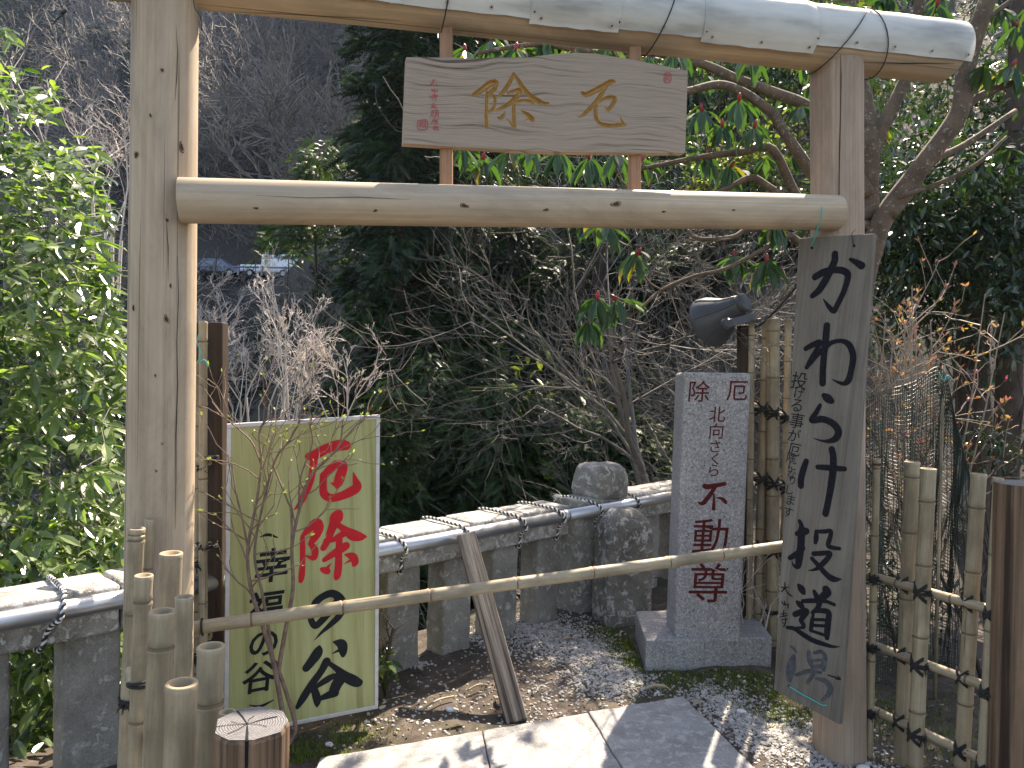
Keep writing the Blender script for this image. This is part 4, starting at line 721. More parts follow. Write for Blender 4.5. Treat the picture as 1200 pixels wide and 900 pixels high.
SPV, SPF = spray(); SPV5, SPF5 = spray(5, .42, .3)
def basis(D, Nn):
    D = D/np.linalg.norm(D, axis=1, keepdims=True); Nn = Nn-D*(D*Nn).sum(1, keepdims=True); Nn /= np.linalg.norm(Nn, axis=1, keepdims=True)+1e-9; return np.stack([D, np.cross(Nn, D), Nn], -1)
def scatter(tv, tf, P, D, Nn, s):
    R = basis(D, Nn); V = np.einsum('nij,kj->nki', R, tv)*np.asarray(s).reshape(-1, 1, 1)+P[:, None]; F = tf[None]+(np.arange(len(P))*len(tv))[:, None, None]; return V.reshape(-1, 3), F.reshape(-1, tf.shape[1])
def frusta(segs, n=3):
    A = np.array([tuple(s[0]) for s in segs]); Bq = np.array([tuple(s[1]) for s in segs]); r0 = np.array([s[2] for s in segs]); r1 = np.array([s[3] for s in segs])
    D = Bq-A; D /= np.linalg.norm(D, axis=1, keepdims=True)+1e-9; H = np.where(np.abs(D[:, 2:3]) > .9, np.array([[1., 0, 0]]), np.array([[0, 0, 1.]])); X = np.cross(D, H); X /= np.linalg.norm(X, axis=1, keepdims=True); Y = np.cross(D, X); V = []
    for c, r in ((A, r0), (Bq, r1)):
        for j in range(n):
            a = 2*math.pi*j/n; V.append(c+(X*math.cos(a)+Y*math.sin(a))*r[:, None])
    V = np.stack(V, 1); k = np.arange(len(A))[:, None]*2*n; F = np.stack([k[:, 0][:, None]+np.array([j, (j+1) % n, n+(j+1) % n, n+j])[None] for j in range(n)], 1)
    return V.reshape(-1, 3), F.reshape(-1, 4)
def grow(segs, tips, p, d, L, r, lv, rnd, spread=.7, kids=1.3, up=.05, bend=.18, ratio=.62, steps=5, first=1, rr=.6):
    for i in range(steps):
        d = (d+Vector((rnd.gauss(0, bend), rnd.gauss(0, bend), rnd.gauss(0, bend)+up))).normalized(); q = p+d*(L/steps); r2 = r*(1-.55/steps) if lv else r*(1-.8/steps)
        segs.append((p, q, r, r2)); p = q; r = r2
        if lv > 0 and i >= first:
            k = int(kids)+(rnd.random() < kids % 1)
            for _ in range(k):
                ax = d.orthogonal().normalized(); ax.rotate(Matrix.Rotation(rnd.uniform(0, 6.283), 3, d)); c = d.copy(); c.rotate(Matrix.Rotation(spread*rnd.uniform(.6, 1.3), 3, ax))
                grow(segs, tips, p, c, L*ratio*rnd.uniform(.7, 1.2), r*rr, lv-1, rnd, spread, kids, up, bend, ratio, steps, 0 if lv < 2 else first, rr)
    tips.append((p, d))
def rv(n): v = RNG.normal(size=(n, 3)); return v/np.linalg.norm(v, axis=1, keepdims=True)
def seg_obj(name, segs, mt, parent, n=3, smooth=True):
    V, F = frusta(segs, n); return link(name, npmesh(name, V-np.array(wm(parent).translation), F, mt, smooth=smooth), parent, wm(parent).copy())
def mesh_obj(name, V, F, mt, parent, kind=None):
    o = link(name, npmesh(name, V-np.array(wm(parent).translation), F, mt, smooth=False), parent, wm(parent).copy()); 
    if kind: o['kind'] = kind
    return o
def split_segs(segs, lim): return [s for s in segs if s[2] >= lim], [s for s in segs if s[2] < lim]
# ================================================================ trees and plants
def conifer(root, base, H, R, nb, per, ssz, fol, bark, rnd, droop=.45, r0=.16, lean=(0, 0), z0=.08, cone=.85, tv=(SPV, SPF), flat=.6, top=.12):
    """trunk with limbs, foliage sprays carried along drooping branches (irregular lengths leave gaps)"""
    base = Vector(base); ax = Vector((lean[0], lean[1], 1)); pts = [base+ax*H*t+Vector((nz(t*3, rnd.random()*9)*.12, nz(t*3+5, 2)*.12, 0)) for t in np.linspace(0, 1, 10)]
    mb = MB(); mb.tube(pts, [r0*(1-.93*t) for t in np.linspace(0, 1, 10)], 9); P = []; D = []; Nn = []; sz = []; az = rnd.random()*6
    for i in range(nb):
        t = z0+(1-z0)*(i+rnd.random())/nb; az += 2.4+rnd.gauss(0, .5); L = R*((1-t)**cone+top)*rnd.uniform(.55, 1.2); p = base+ax*H*t; h = Vector((math.cos(az), math.sin(az), 0)); br = [p]
        for k in range(1, 6): u = k/5; br.append(p+h*L*u+Vector((0, 0, L*(.20*u-droop*u*u))))
        mb.tube(br, [r0*.22*(1-t)*(1-.85*k/5)+.004 for k in range(6)], 4)
        n = max(3, int(per*L/R))
        for _ in range(n):
            u = rnd.random()**.6; k = min(4, int(u*5)); q = br[k].lerp(br[k+1], u*5-k); s = rnd.choice((-1, 1)); sd = Vector((-h.y, h.x, 0))*s
            d = (h*rnd.uniform(.4, 1)+sd*rnd.uniform(0, 1.0)+Vector((0, 0, rnd.uniform(-.7, .25)))).normalized(); P.append(tuple(q+sd*rnd.random()*L*.22*(1-u*.5)+Vector((0, 0, rnd.gauss(0, .06*R))))); D.append(tuple(d)); Nn.append((rnd.gauss(0, flat), rnd.gauss(0, flat), 1)); sz.append(ssz*rnd.uniform(.6, 1.25))
    mb.build('trunk', bark, root, smooth=True); V, F = scatter(tv[0], tv[1], np.array(P), np.array(D), np.array(Nn), np.array(sz)); mesh_obj('crown', V, F, fol, root)
def copy_thing(src, loc, rz, sc):
    r = src.copy(); COL.objects.link(r); r.location = loc; r.rotation_euler = (0, 0, rz); r.scale = (sc,)*3
    for ch in src.children:
        c = ch.copy(); COL.objects.link(c); c.parent = r
    return r
def hh(px, Y, py): p = at(px, py, Y); return p.z-hz(p.x, p.y)
# ---- the two cedars in the middle and the shorter conifers under them
rnd = random.Random(11)
def conif(name, label, px, Y, dz, H, R, nb, per, ssz, fol, bark, group=None, **k):
    x = at(px, 400, Y).x; b = (x, Y, hz(x, Y)-.1); r = thing(name, label, 'tree', b, group); conifer(r, b, H, R, nb, per, ssz, M[fol], M[bark], rnd, **k); return r
conif('cedar_tree', 'tall dark drooping cedar left of the centre, its trunk behind the green sign', 470, 10.2, 0, hh(470, 10.2, -60), 1.5, 210, 130, .24, 'cedar', 'cedarbark', droop=.55, r0=.17, cone=.55, top=.25)
conif('cedar_tree', 'cedar with a bare brown trunk just right of the tall dark cedar', 556, 13.0, 0, 16, 2.3, 95, 60, .34, 'cedar', 'cedarbark', droop=.4, r0=.20, z0=.55, cone=.5, top=.3)
conif('cedar_tree', 'cedar with a dark trunk showing below the hanging rhododendron leaves', 703, 11.5, 0, 8.2, 1.5, 40, 50, .34, 'cedar', 'darkbark', droop=.4, r0=.19, z0=.62, cone=.5, top=.3)
YC = [(505, 8.6, 405, 1.25, 'dark bushy young conifer directly right of the green sign'), (585, 8.0, 440, 1.2, 'young conifer above the leaning timber brace'), (655, 8.4, 465, 1.15, 'young conifer behind the left side of the cap stone'), (735, 8.2, 480, 1.05, 'low young conifer right of the cap stone'), (545, 10.4, 345, 1.4, 'taller young conifer between the two cedars'), (618, 11.4, 375, 1.4, 'feathery young conifer standing behind the fine bare twigs'), (462, 7.6, 440, .85, 'small green conifer peeping out behind the right edge of the green sign'), (425, 9.4, 330, 1.2, 'dark conifer under the tall cedar behind the top right corner of the green sign')]
for px, Y, py, R, lab in YC: conif('young_conifer', lab, px, Y, 0, hh(px, Y, py), R, 150, 70, .19, 'hinoki', 'darkbark', 'young conifers in the ravine', droop=.35, r0=.07, cone=.6, top=.15, z0=.30)
for px, Y, py, R, lab in ((600, 13.2, 255, 1.5, 'dark evergreen in the middle distance under the left end of the plaque'), (672, 12.2, 300, 1.5, 'dark evergreen behind the hanging rhododendron leaves'), (760, 12.8, 285, 1.6, 'dark evergreen left of the flood light'), (835, 11.6, 300, 1.4, 'dark evergreen directly behind the flood light'), (905, 11.0, 270, 1.4, 'dark evergreen behind the top of the tall bamboo fence')): conif('conifer_tree', lab, px, Y, 0, hh(px, Y, py), R, 110, 70, .26, 'cedar', 'darkbark', 'dark evergreens behind the bare twigs', droop=.4, r0=.10, cone=.6, top=.2, z0=.15)
conif('cedar_tree', 'very dark cedar standing behind the tall drooping cedar and the plaque', 520, 14.0, 0, hh(520, 14, -20), 1.9, 120, 80, .34, 'cedar', 'cedarbark', droop=.5, r0=.19, z0=.4, cone=.5, top=.3)
conif('conifer_tree', 'lighter green conifer whose spiky top shows left of the tall dark cedar', 370, 15, 0, hh(370, 15, 168), 2.8, 60, 130, .22, 'hinoki', 'darkbark', droop=.3, r0=.10, cone=.8, z0=.855)
conif('conifer_tree', 'small conifer with a rounded top above the white pickup truck', 334, 16.5, 0, hh(334, 16.5, 225), 2.3, 36, 110, .22, 'hinoki', 'darkbark', droop=.25, r0=.06, cone=.8, z0=.90)
# ---- far wooded slope: prototypes and copies
fc = thing('conifer_tree', 'dark conifer standing among others on the far wooded slope', 'tree', (-62, 92, hz(-62, 92)-.3), 'conifers on the far slope')
conifer(fc, fc.location, 13, 2.9, 120, 34, .85, M['farcon'], M['darkbark'], rnd, droop=.3, r0=.25, tv=(SPV5, SPF5), cone=.9)
fc2 = thing('conifer_tree', 'dark conifer standing among others on the far wooded slope', 'tree', (-50, 78, hz(-50, 78)-.3), 'conifers on the far slope')
conifer(fc2, fc2.location, 10.5, 3.0, 100, 34, .85, M['farcon'], M['darkbark'], rnd, droop=.2, r0=.22, tv=(SPV5, SPF5), cone=.7, top=.2)
spots = []
def scatter_spots(n, cond, rmin, seed):
    r = random.Random(seed); out = []; tries = 0
    while len(out) < n and tries < 6000:
        tries += 1; Y = r.uniform(15, 118); x = r.uniform(-.78*Y, .78*Y)
        px = 600+x/Y*900
        if not cond(px, Y, x) or any((x-a)**2+(Y-b)**2 < rmin**2 for a, b in spots): continue
        spots.append((x, Y)); out.append((x, Y))
    return out
def onroad(x, Y): return abs(Y-60+.05*(x+20)) < 5.5 and -66 < x < -4
for x, Y in scatter_spots(80, lambda px, Y, x: Y > 44 and (px < 175 or (px > 420 and Y > 50)) and not onroad(x, Y), 3.4, 3): copy_thing(rnd.choice((fc, fc2)), (x, Y, hz(x, Y)-.3), rnd.uniform(0, 6.28), rnd.uniform(.75, 1.25))
for x, Y in scatter_spots(12, lambda px, Y, x: 66 < Y and 200 < px < 430, 5, 4): copy_thing(fc2, (x, Y, hz(x, Y)-.3), rnd.uniform(0, 6.28), rnd.uniform(.45, .8))
def bare(root, base, stems, H, r0, lv, mt, rnd, spread=.7, kids=1.3, up=.04, bend=.16, ratio=.6, steps=5, tilt=.5, thick=.012, rr=.55, fan=None):
    segs = []; tips = []
    for k in range(stems):
        a = rnd.uniform(0, 6.28); d = Vector((math.cos(a)*tilt*rnd.random(), math.sin(a)*tilt*rnd.random(), 1)).normalized(); p = Vector(base)
        if fan is not None:
            f = fan+Vector((rnd.gauss(0, .18), rnd.gauss(0, .2), rnd.gauss(-.1, .2))); ln = [p.lerp(f, t)+Vector((nz(t*3, k)*.12*t, nz(t*3, k+5)*.12*t, 0)) for t in np.linspace(0, 1, 7)]; ln[-1] = f; segs += [(ln[i], ln[i+1], r0*1.3, r0*1.2) for i in range(6)]; p = f
        grow(segs, tips, p, d, H*rnd.uniform(.75, 1.1), r0*rnd.uniform(.7, 1.1), lv, rnd, spread, kids, up, bend, ratio, steps, 1, rr)
    big, small = split_segs(segs, thick); seg_obj('trunk', big, mt, root, 6); seg_obj('twigs', [(a, b, max(c, .0017), max(e, .0014)) for a, b, c, e in small], mt, root, 3); return tips
fb = []
for k in range(3):
    x, Y = ((-24, 70), (-30, 76), (-20, 82))[k]; r = thing('bare_tree', 'leafless grey tree on the shaded far slope beyond the road', 'tree', (x, Y, hz(x, Y)-.2), 'bare trees on the far slope'); spots.append((x, Y))
    segs = []; tips = []
    for s in range(3): grow(segs, tips, Vector(r.location), Vector((rnd.gauss(-.25, .5), rnd.gauss(-.25, .3), 1)).normalized(), 6.0, .15, 3, rnd, .75, 1.25, .03, .14, .62, 6, 1, .5)
    big, small = split_segs(segs, .03); seg_obj('trunk', big, M['fartwig'], r, 5); seg_obj('twigs', [(a, b, max(c, .045), max(e, .028)) for a, b, c, e in small], M['fartwig'], r, 3); fb.append(r)
for x, Y in scatter_spots(150, lambda px, Y, x: Y > 38 and 130 < px < 520 and not onroad(x, Y) and not (Y < 60 and 225 < px < 390), 2.3, 5): copy_thing(rnd.choice(fb), (x, Y, hz(x, Y)-.2), rnd.uniform(0, 6.28), rnd.uniform(.6, 1.15))
for x, Y in scatter_spots(20, lambda px, Y, x: 17 < Y < 44 and (560 < px < 1010 or 40 < px < 330) and not onroad(x, Y), 2.6, 6): copy_thing(rnd.choice(fb), (x, Y, hz(x, Y)-.2), rnd.uniform(0, 6.28), rnd.uniform(.22, .42))['label'] = 'leafless grey tree on the steep slope across the ravine'
for o in list(S.objects):
    if o.get('label', '') == 'leafless grey tree on the steep slope across the ravine': o['group'] = 'bare trees across the ravine'
fs = thing('evergreen_shrub', 'dark evergreen shrub on the steep slope across the ravine', 'shrub', (2.0, 17, hz(2, 17)), 'evergreen shrubs across the ravine')
def leafball(root, base, rx, ry, rz_, n, size, mt, rnd_seed, tv=(LV, LFc), hang=.2, clumps=14, nm='foliage'):
    g = np.random.default_rng(rnd_seed); c = g.normal(size=(clumps, 3)); c /= np.linalg.norm(c, axis=1, keepdims=True); c *= g.random((clumps, 1))**.4*.8; k = g.integers(0, clumps, n); v = g.normal(size=(n, 3)); v /= np.linalg.norm(v, axis=1, keepdims=True); P = (c[k]+v*(g.random((n, 1))**.5)*.42)*np.array([rx, ry, rz_])+np.array(base)
    D = v+g.normal(size=(n, 3))*.5+np.array([0, 0, -hang]); Nn = g.normal(size=(n, 3))*.5+np.array([0, 0, 1]); V, F = scatter(tv[0], tv[1], P, D, Nn, size*g.uniform(.7, 1.25, n)); return mesh_obj(nm, V, F, mt, root)
leafball(fs, (2, 17, hz(2, 17)+1.0), 1.6, 1.4, 1.3, 1500, .22, M['leaf_dark'], 3); sg = []; grow(sg, [], Vector((2, 17, hz(2, 17)-.1)), Vector((0, 0, 1)), 1.5, .05, 2, rnd, .7, 1.2); seg_obj('stem', sg, M['darkbark'], fs, 4)
for x, Y in scatter_spots(26, lambda px, Y, x: 15 < Y < 36 and px > 480, 2.4, 8): copy_thing(fs, (x, Y, hz(x, Y)), rnd.uniform(0, 6.28), rnd.uniform(.6, 1.3))
fo = thing('olive_shrub', 'sunlit olive green shrub on the steep slope behind the bare twigs', 'shrub', (1.2, 13.5, hz(1.2, 13.5)), 'olive shrubs across the ravine')
leafball(fo, (1.2, 13.5, hz(1.2, 13.5)+.9), 1.5, 1.2, 1.2, 1300, .17, M['olive'], 13); sg = []; grow(sg, [], Vector((1.2, 13.5, hz(1.2, 13.5)-.1)), Vector((0, 0, 1)), 1.3, .04, 2, rnd, .7, 1.2); seg_obj('stem', sg, M['darkbark'], fo, 4)
_r = random.Random(19)
for k in range(34):
    Y = _r.uniform(10.5, 24); px = _r.uniform(500, 1010); x = (px-600)/900*Y; copy_thing(fo, (x, Y, hz(x, Y)-.1), _r.uniform(0, 6.28), _r.uniform(.55, 1.25))
# ---- nearer bare shrubs and trees
def bare_thing(label, px, Y, stems, H, r0, lv, mt, seed, group=None, dx=0, fanpy=None, **k):
    if fanpy: k['fan'] = at(px, fanpy, Y)
    x = at(px, 400, Y).x; b = Vector((x, Y, hz(x, Y)-.05)); r = thing('bare_shrub', label, 'shrub', b, group); bare(r, b, stems, H, r0, lv, M[mt], random.Random(seed), **k); return r
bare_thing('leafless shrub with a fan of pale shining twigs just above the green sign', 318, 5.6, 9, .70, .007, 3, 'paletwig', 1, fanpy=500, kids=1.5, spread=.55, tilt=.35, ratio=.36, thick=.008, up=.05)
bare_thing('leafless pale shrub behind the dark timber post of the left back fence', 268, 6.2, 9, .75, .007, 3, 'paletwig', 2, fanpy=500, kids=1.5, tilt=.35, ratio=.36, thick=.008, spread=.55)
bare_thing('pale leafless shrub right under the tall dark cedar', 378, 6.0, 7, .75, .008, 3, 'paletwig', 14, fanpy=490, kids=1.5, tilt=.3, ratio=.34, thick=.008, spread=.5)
bare_thing('bare dark limbed tree rising behind the top of the bright leafy tree', 38, 9.5, 3, 2.6, .036, 3, 'twig', 3, fanpy=230, kids=1.5, tilt=.55, spread=.6, ratio=.42, up=.03, thick=.018)
bare_thing('bare twiggy tree seen just left of the left gate post', 120, 10.5, 6, 1.8, .018, 3, 'paletwig', 4, fanpy=250, kids=1.6, tilt=.9, spread=.65, ratio=.42, up=.02, thick=.018)
bare_thing('grey stemmed bare tree rising left of the granite monument', 778, 7.2, 3, 2.2, .036, 4, 'twig', 5, kids=1.15, tilt=.5, spread=.75, ratio=.62, thick=.012)
bare_thing('twiggy bare shrub filling the space under the hanging rhododendron leaves', 715, 7.8, 4, 1.6, .016, 3, 'twig', 6, kids=1.4, tilt=.9, spread=.7, ratio=.62, thick=.010)
bare_thing('fine twiggy bare shrub in the middle over the young conifers', 645, 8.6, 4, 1.9, .016, 3, 'twig', 7, kids=1.4, tilt=.9, spread=.7, ratio=.6, thick=.010)
bare_thing('bare shrub with upright grey stems behind the flood light', 850, 7.6, 4, 1.6, .018, 3, 'twig', 8, kids=1.3, tilt=.6, spread=.6, ratio=.6, thick=.010)
bare_thing('bare grey shrub behind the tall bamboo fence', 925, 6.6, 5, 1.4, .016, 3, 'twig', 9, kids=1.5, tilt=.6, ratio=.6, thick=.010)
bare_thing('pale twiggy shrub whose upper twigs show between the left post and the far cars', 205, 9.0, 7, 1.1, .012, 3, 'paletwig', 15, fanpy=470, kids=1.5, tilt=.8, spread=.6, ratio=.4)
bare_thing('bare bush with pinkish grey twigs below the white pickup truck', 350, 8.6, 8, 1.0, .012, 3, 'twig', 16, fanpy=475, kids=1.6, tilt=.8, spread=.6, ratio=.4)
# ---- litter, dead twigs and low growth on the slopes
def undergrowth():
    n = 9000; Y = 5.6+RNG.random(n)**1.6*26; x = (RNG.random(n)-.5)*1.5*Y; d = (Y-x-4.46)/1.414; ok = (d > .6); x = x[ok]; Y = Y[ok]; P = np.stack([x, Y, hgt(x, Y)+RNG.random(len(x))*.12], -1); V, F = scatter(LV, LFc, P, rv(len(x))*np.array([1, 1, .5]), rv(len(x))*.6+np.array([0, 0, 1]), .07+.09*RNG.random(len(x))); o = link('leaf_litter', npmesh('leaf_litter', V, F, M['litter'], smooth=False)); tag(o, 'fallen dead leaves lying over the slopes', 'leaf litter', kind='stuff')
    n = 7000; Y = 6.0+RNG.random(n)**1.4*28; x = (RNG.random(n)-.5)*1.5*Y; d = (Y-x-4.46)/1.414; ok = d > .8; x = x[ok]; Y = Y[ok]; z = hgt(x, Y); D = rv(len(x))*np.array([1, 1, .5])+np.array([-.2, -.1, .45]); L = .4+.9*RNG.random(len(x)); sg = [((a, b, c), (a+D[i, 0]*L[i], b+D[i, 1]*L[i], c+D[i, 2]*L[i]), .008, .003) for i, (a, b, c) in enumerate(zip(x, Y, z))]; V, F = frusta(sg); o = link('brushwood', npmesh('brushwood', V, F, M['twig'])); tag(o, 'tangle of dead grey brushwood covering the slopes', 'brushwood', kind='stuff')
    n = 9000; Y = 7.5+RNG.random(n)*26; x = -(.12+.36*RNG.random(n))*Y; z = hgt(x, Y); D = rv(n)*np.array([1, .8, .5])+np.array([-.2, -.1, .6]); L = .3+.9*RNG.random(n); sg = [((a, b, c), (a+D[i, 0]*L[i], b+D[i, 1]*L[i], c+D[i, 2]*L[i]), .009, .003) for i, (a, b, c) in enumerate(zip(x, Y, z))]; V, F = frusta(sg); o = link('brushwood', npmesh('brushwood', V, F, M['paletwig'])); tag(o, 'pale dry brush on the ravine bottom above the green sign', 'brushwood', kind='stuff')
    n = 9000; Y = 5.8+RNG.random(n)**1.4*20; x = (RNG.random(n)-.5)*1.5*Y; d = (Y-x-4.46)/1.414; k = np.sin(x*1.3+Y*.8)+np.sin(x*.5-Y*1.1+2); ok = (d > .8) & (k > .2); x = x[ok]; Y = Y[ok]; P = np.stack([x, Y, hgt(x, Y)+RNG.random(len(x))*.5], -1); V, F = scatter(LV, LFc, P, rv(len(x))+np.array([0, 0, .4]), rv(len(x))*.6+np.array([0, 0, 1]), .08+.08*RNG.random(len(x))); o = link('ground_cover', npmesh('ground_cover', V, F, M['leaf_dark'], smooth=False)); tag(o, 'low dark green plants growing over the ravine sides', 'ground cover', kind='stuff')
undergrowth()
def far_growth():
    g = np.random.default_rng(41)
    def pts(n, y0, y1): Y = y0+(y1-y0)*g.random(n); x = (g.random(n)*.80-.78)*Y; k = ~((np.abs(Y-60+.05*(x+20)) < 4.0) & (x > -60) & (x < -5)) & ~((Y < 59) & (Y > 47) & (x > -.42*Y) & (x < -.24*Y)); x, Y = x[k], Y[k]; return x, Y, hgt(x, Y)
    x, Y, z = pts(10000, 38, 120); n = len(x); D = g.normal(size=(n, 3))*np.array([.7, .5, .3])+np.array([-.3, -.2, .7]); L = .8+2.2*g.random(n); sg = list(zip(map(tuple, np.column_stack([x, Y, z])), map(tuple, np.column_stack([x, Y, z])+D*L[:, None]), np.full(n, .04), np.full(n, .018))); V, F = frusta(sg); tag(link('brushwood', npmesh('brushwood', V, F, M['fartwig'])), 'grey leafless brush covering the far slope above and below the road', 'brushwood', kind='stuff')
    x, Y, z = pts(40000, 38, 120); m_ = np.sin(x*.35+1)*np.cos(Y*.28)+.6*np.sin(x*.8-Y*.5) > .0; x, Y, z = x[m_], Y[m_], z[m_]; n = len(x); P = np.column_stack([x, Y, z+1.3*g.random(n)**2]); V, F = scatter(SPV5, SPF5, P, g.normal(size=(n, 3))+np.array([0, -.4, .3]), g.normal(size=(n, 3))*.5+np.array([0, 0, 1]), .6+.6*g.random(n)); tag(link('ground_cover', npmesh('ground_cover', V, F, M['farcon'], smooth=False)), 'dark green low growth on the far slope', 'ground cover', kind='stuff')
far_growth()
# ---- bright evergreen at the left, leaves as objects where they show largest
def left_tree():
    b = Vector((-3.9, 4.7, hz(-3.9, 4.7)-.1)); r = thing('evergreen_tree', 'bright glossy leaved evergreen filling the left edge above the stone rail', 'tree', b); g = np.random.default_rng(21); rn = random.Random(21)
    segs = []; tips = []
    for k in range(5): grow(segs, tips, b, Vector((rn.uniform(-.3, .5), rn.uniform(-.5, .3), 1.2)).normalized(), 4.6*rn.uniform(.7, 1.05), .05, 2, rn, .8, 1.4, .02, .12, .45, 7, 1, .5)
    segs = [s for s in segs if s[1].x/s[1].y < -.53-.03*(s[1].z > 1.5)]; seg_obj('trunk', segs, M['twig'], r, 5)
    P = []; D = []
    def edge(z): return np.interp(z, [-2.5, -.5, .4, 1.3, 2.0, 2.6, 3.0, 3.35], [-.50, -.48, -.475, -.50, -.515, -.535, -.585, -.68])
    nshoot = 2300
    for i in range(nshoot):
        z = g.uniform(-2.2, 3.25); Y = g.uniform(3.45, 5.9) if z > .3 else g.uniform(3.3, 5.2); xe = edge(z)*Y; x = xe-g.random()**1.35*1.5-.02
        if (Y-x-4.46)/1.414 < .5 or (z > 2.6 and x > -2.5+.1*(Y-4)): continue
        d = np.array([g.uniform(.1, .9), -g.uniform(.2, .9), g.uniform(-.35, .25)]); d /= np.linalg.norm(d); L = g.uniform(.20, .34); k = g.integers(7, 11); segs2 = (x, Y, z)
        for j in range(k):
            t = (j+.5)/k; p = np.array(segs2)-d*L*(1-t); a = j*2.4+g.random(); o = np.cross(d, [0, 0, 1]); o /= np.linalg.norm(o); u = np.cross(o, d); P.append(p); D.append(d*.75+o*math.cos(a)*.85+u*math.sin(a)*.45+np.array([0, 0, -.30]))
    for i in range(900):
        z = g.uniform(-1.9, .75); Y = g.uniform(3.0, 4.6); x = -(.50+.22*g.random())*Y
        if (Y-x-4.46)/1.414 < .42: continue
        for j in range(7): P.append(np.array([x, Y, z])+g.normal(size=3)*.08); D.append(np.array([g.normal(.3, .6), g.normal(-.4, .6), g.normal(-.2, .4)]))
    P = np.array(P); D = np.array(D); Nn = g.normal(size=P.shape)*.32+np.array([.1, -.25, 1]); s = g.uniform(.075, .135, len(P))
    px = 600+900*P[:, 0]/P[:, 1]; py = 415-(P[:, 2]-1.6)*900/P[:, 1]; vis = (px > -5) & (py > 0) & (py < 900) & ~((px > 148) & (px < 232))
    sc = np.where(vis, s/P[:, 1]*(1+.6*(px > 60)), 0); idx = np.argsort(-sc)[:300]; mask = np.ones(len(P), bool); mask[idx] = False
    V, F = scatter(LV, LFc, P[mask], D[mask], Nn[mask], s[mask]); mesh_obj('foliage', V, F, M['leaf_left'], r, 'stuff')
    me = npmesh('leaf', LV, LFc, M['leaf_left'], smooth=False); R = basis(D[idx], Nn[idx]); ri = wm(r).inverted()
    for k, i in enumerate(idx):
        o = bpy.data.objects.new('leaf', me); COL.objects.link(o); o.parent = r; m4 = Matrix(R[k].tolist()).to_4x4() @ Matrix.Scale(float(s[i]), 4); m4.translation = Vector(P[i]); o.matrix_basis = ri @ m4
    tw = []
    for i in range(0, len(P), 4): tw.append((tuple(P[i]), tuple(P[i]-D[i]*.10), .002, .003))
    seg_obj('twigs', tw, M['twig'], r, 3)
left_tree()
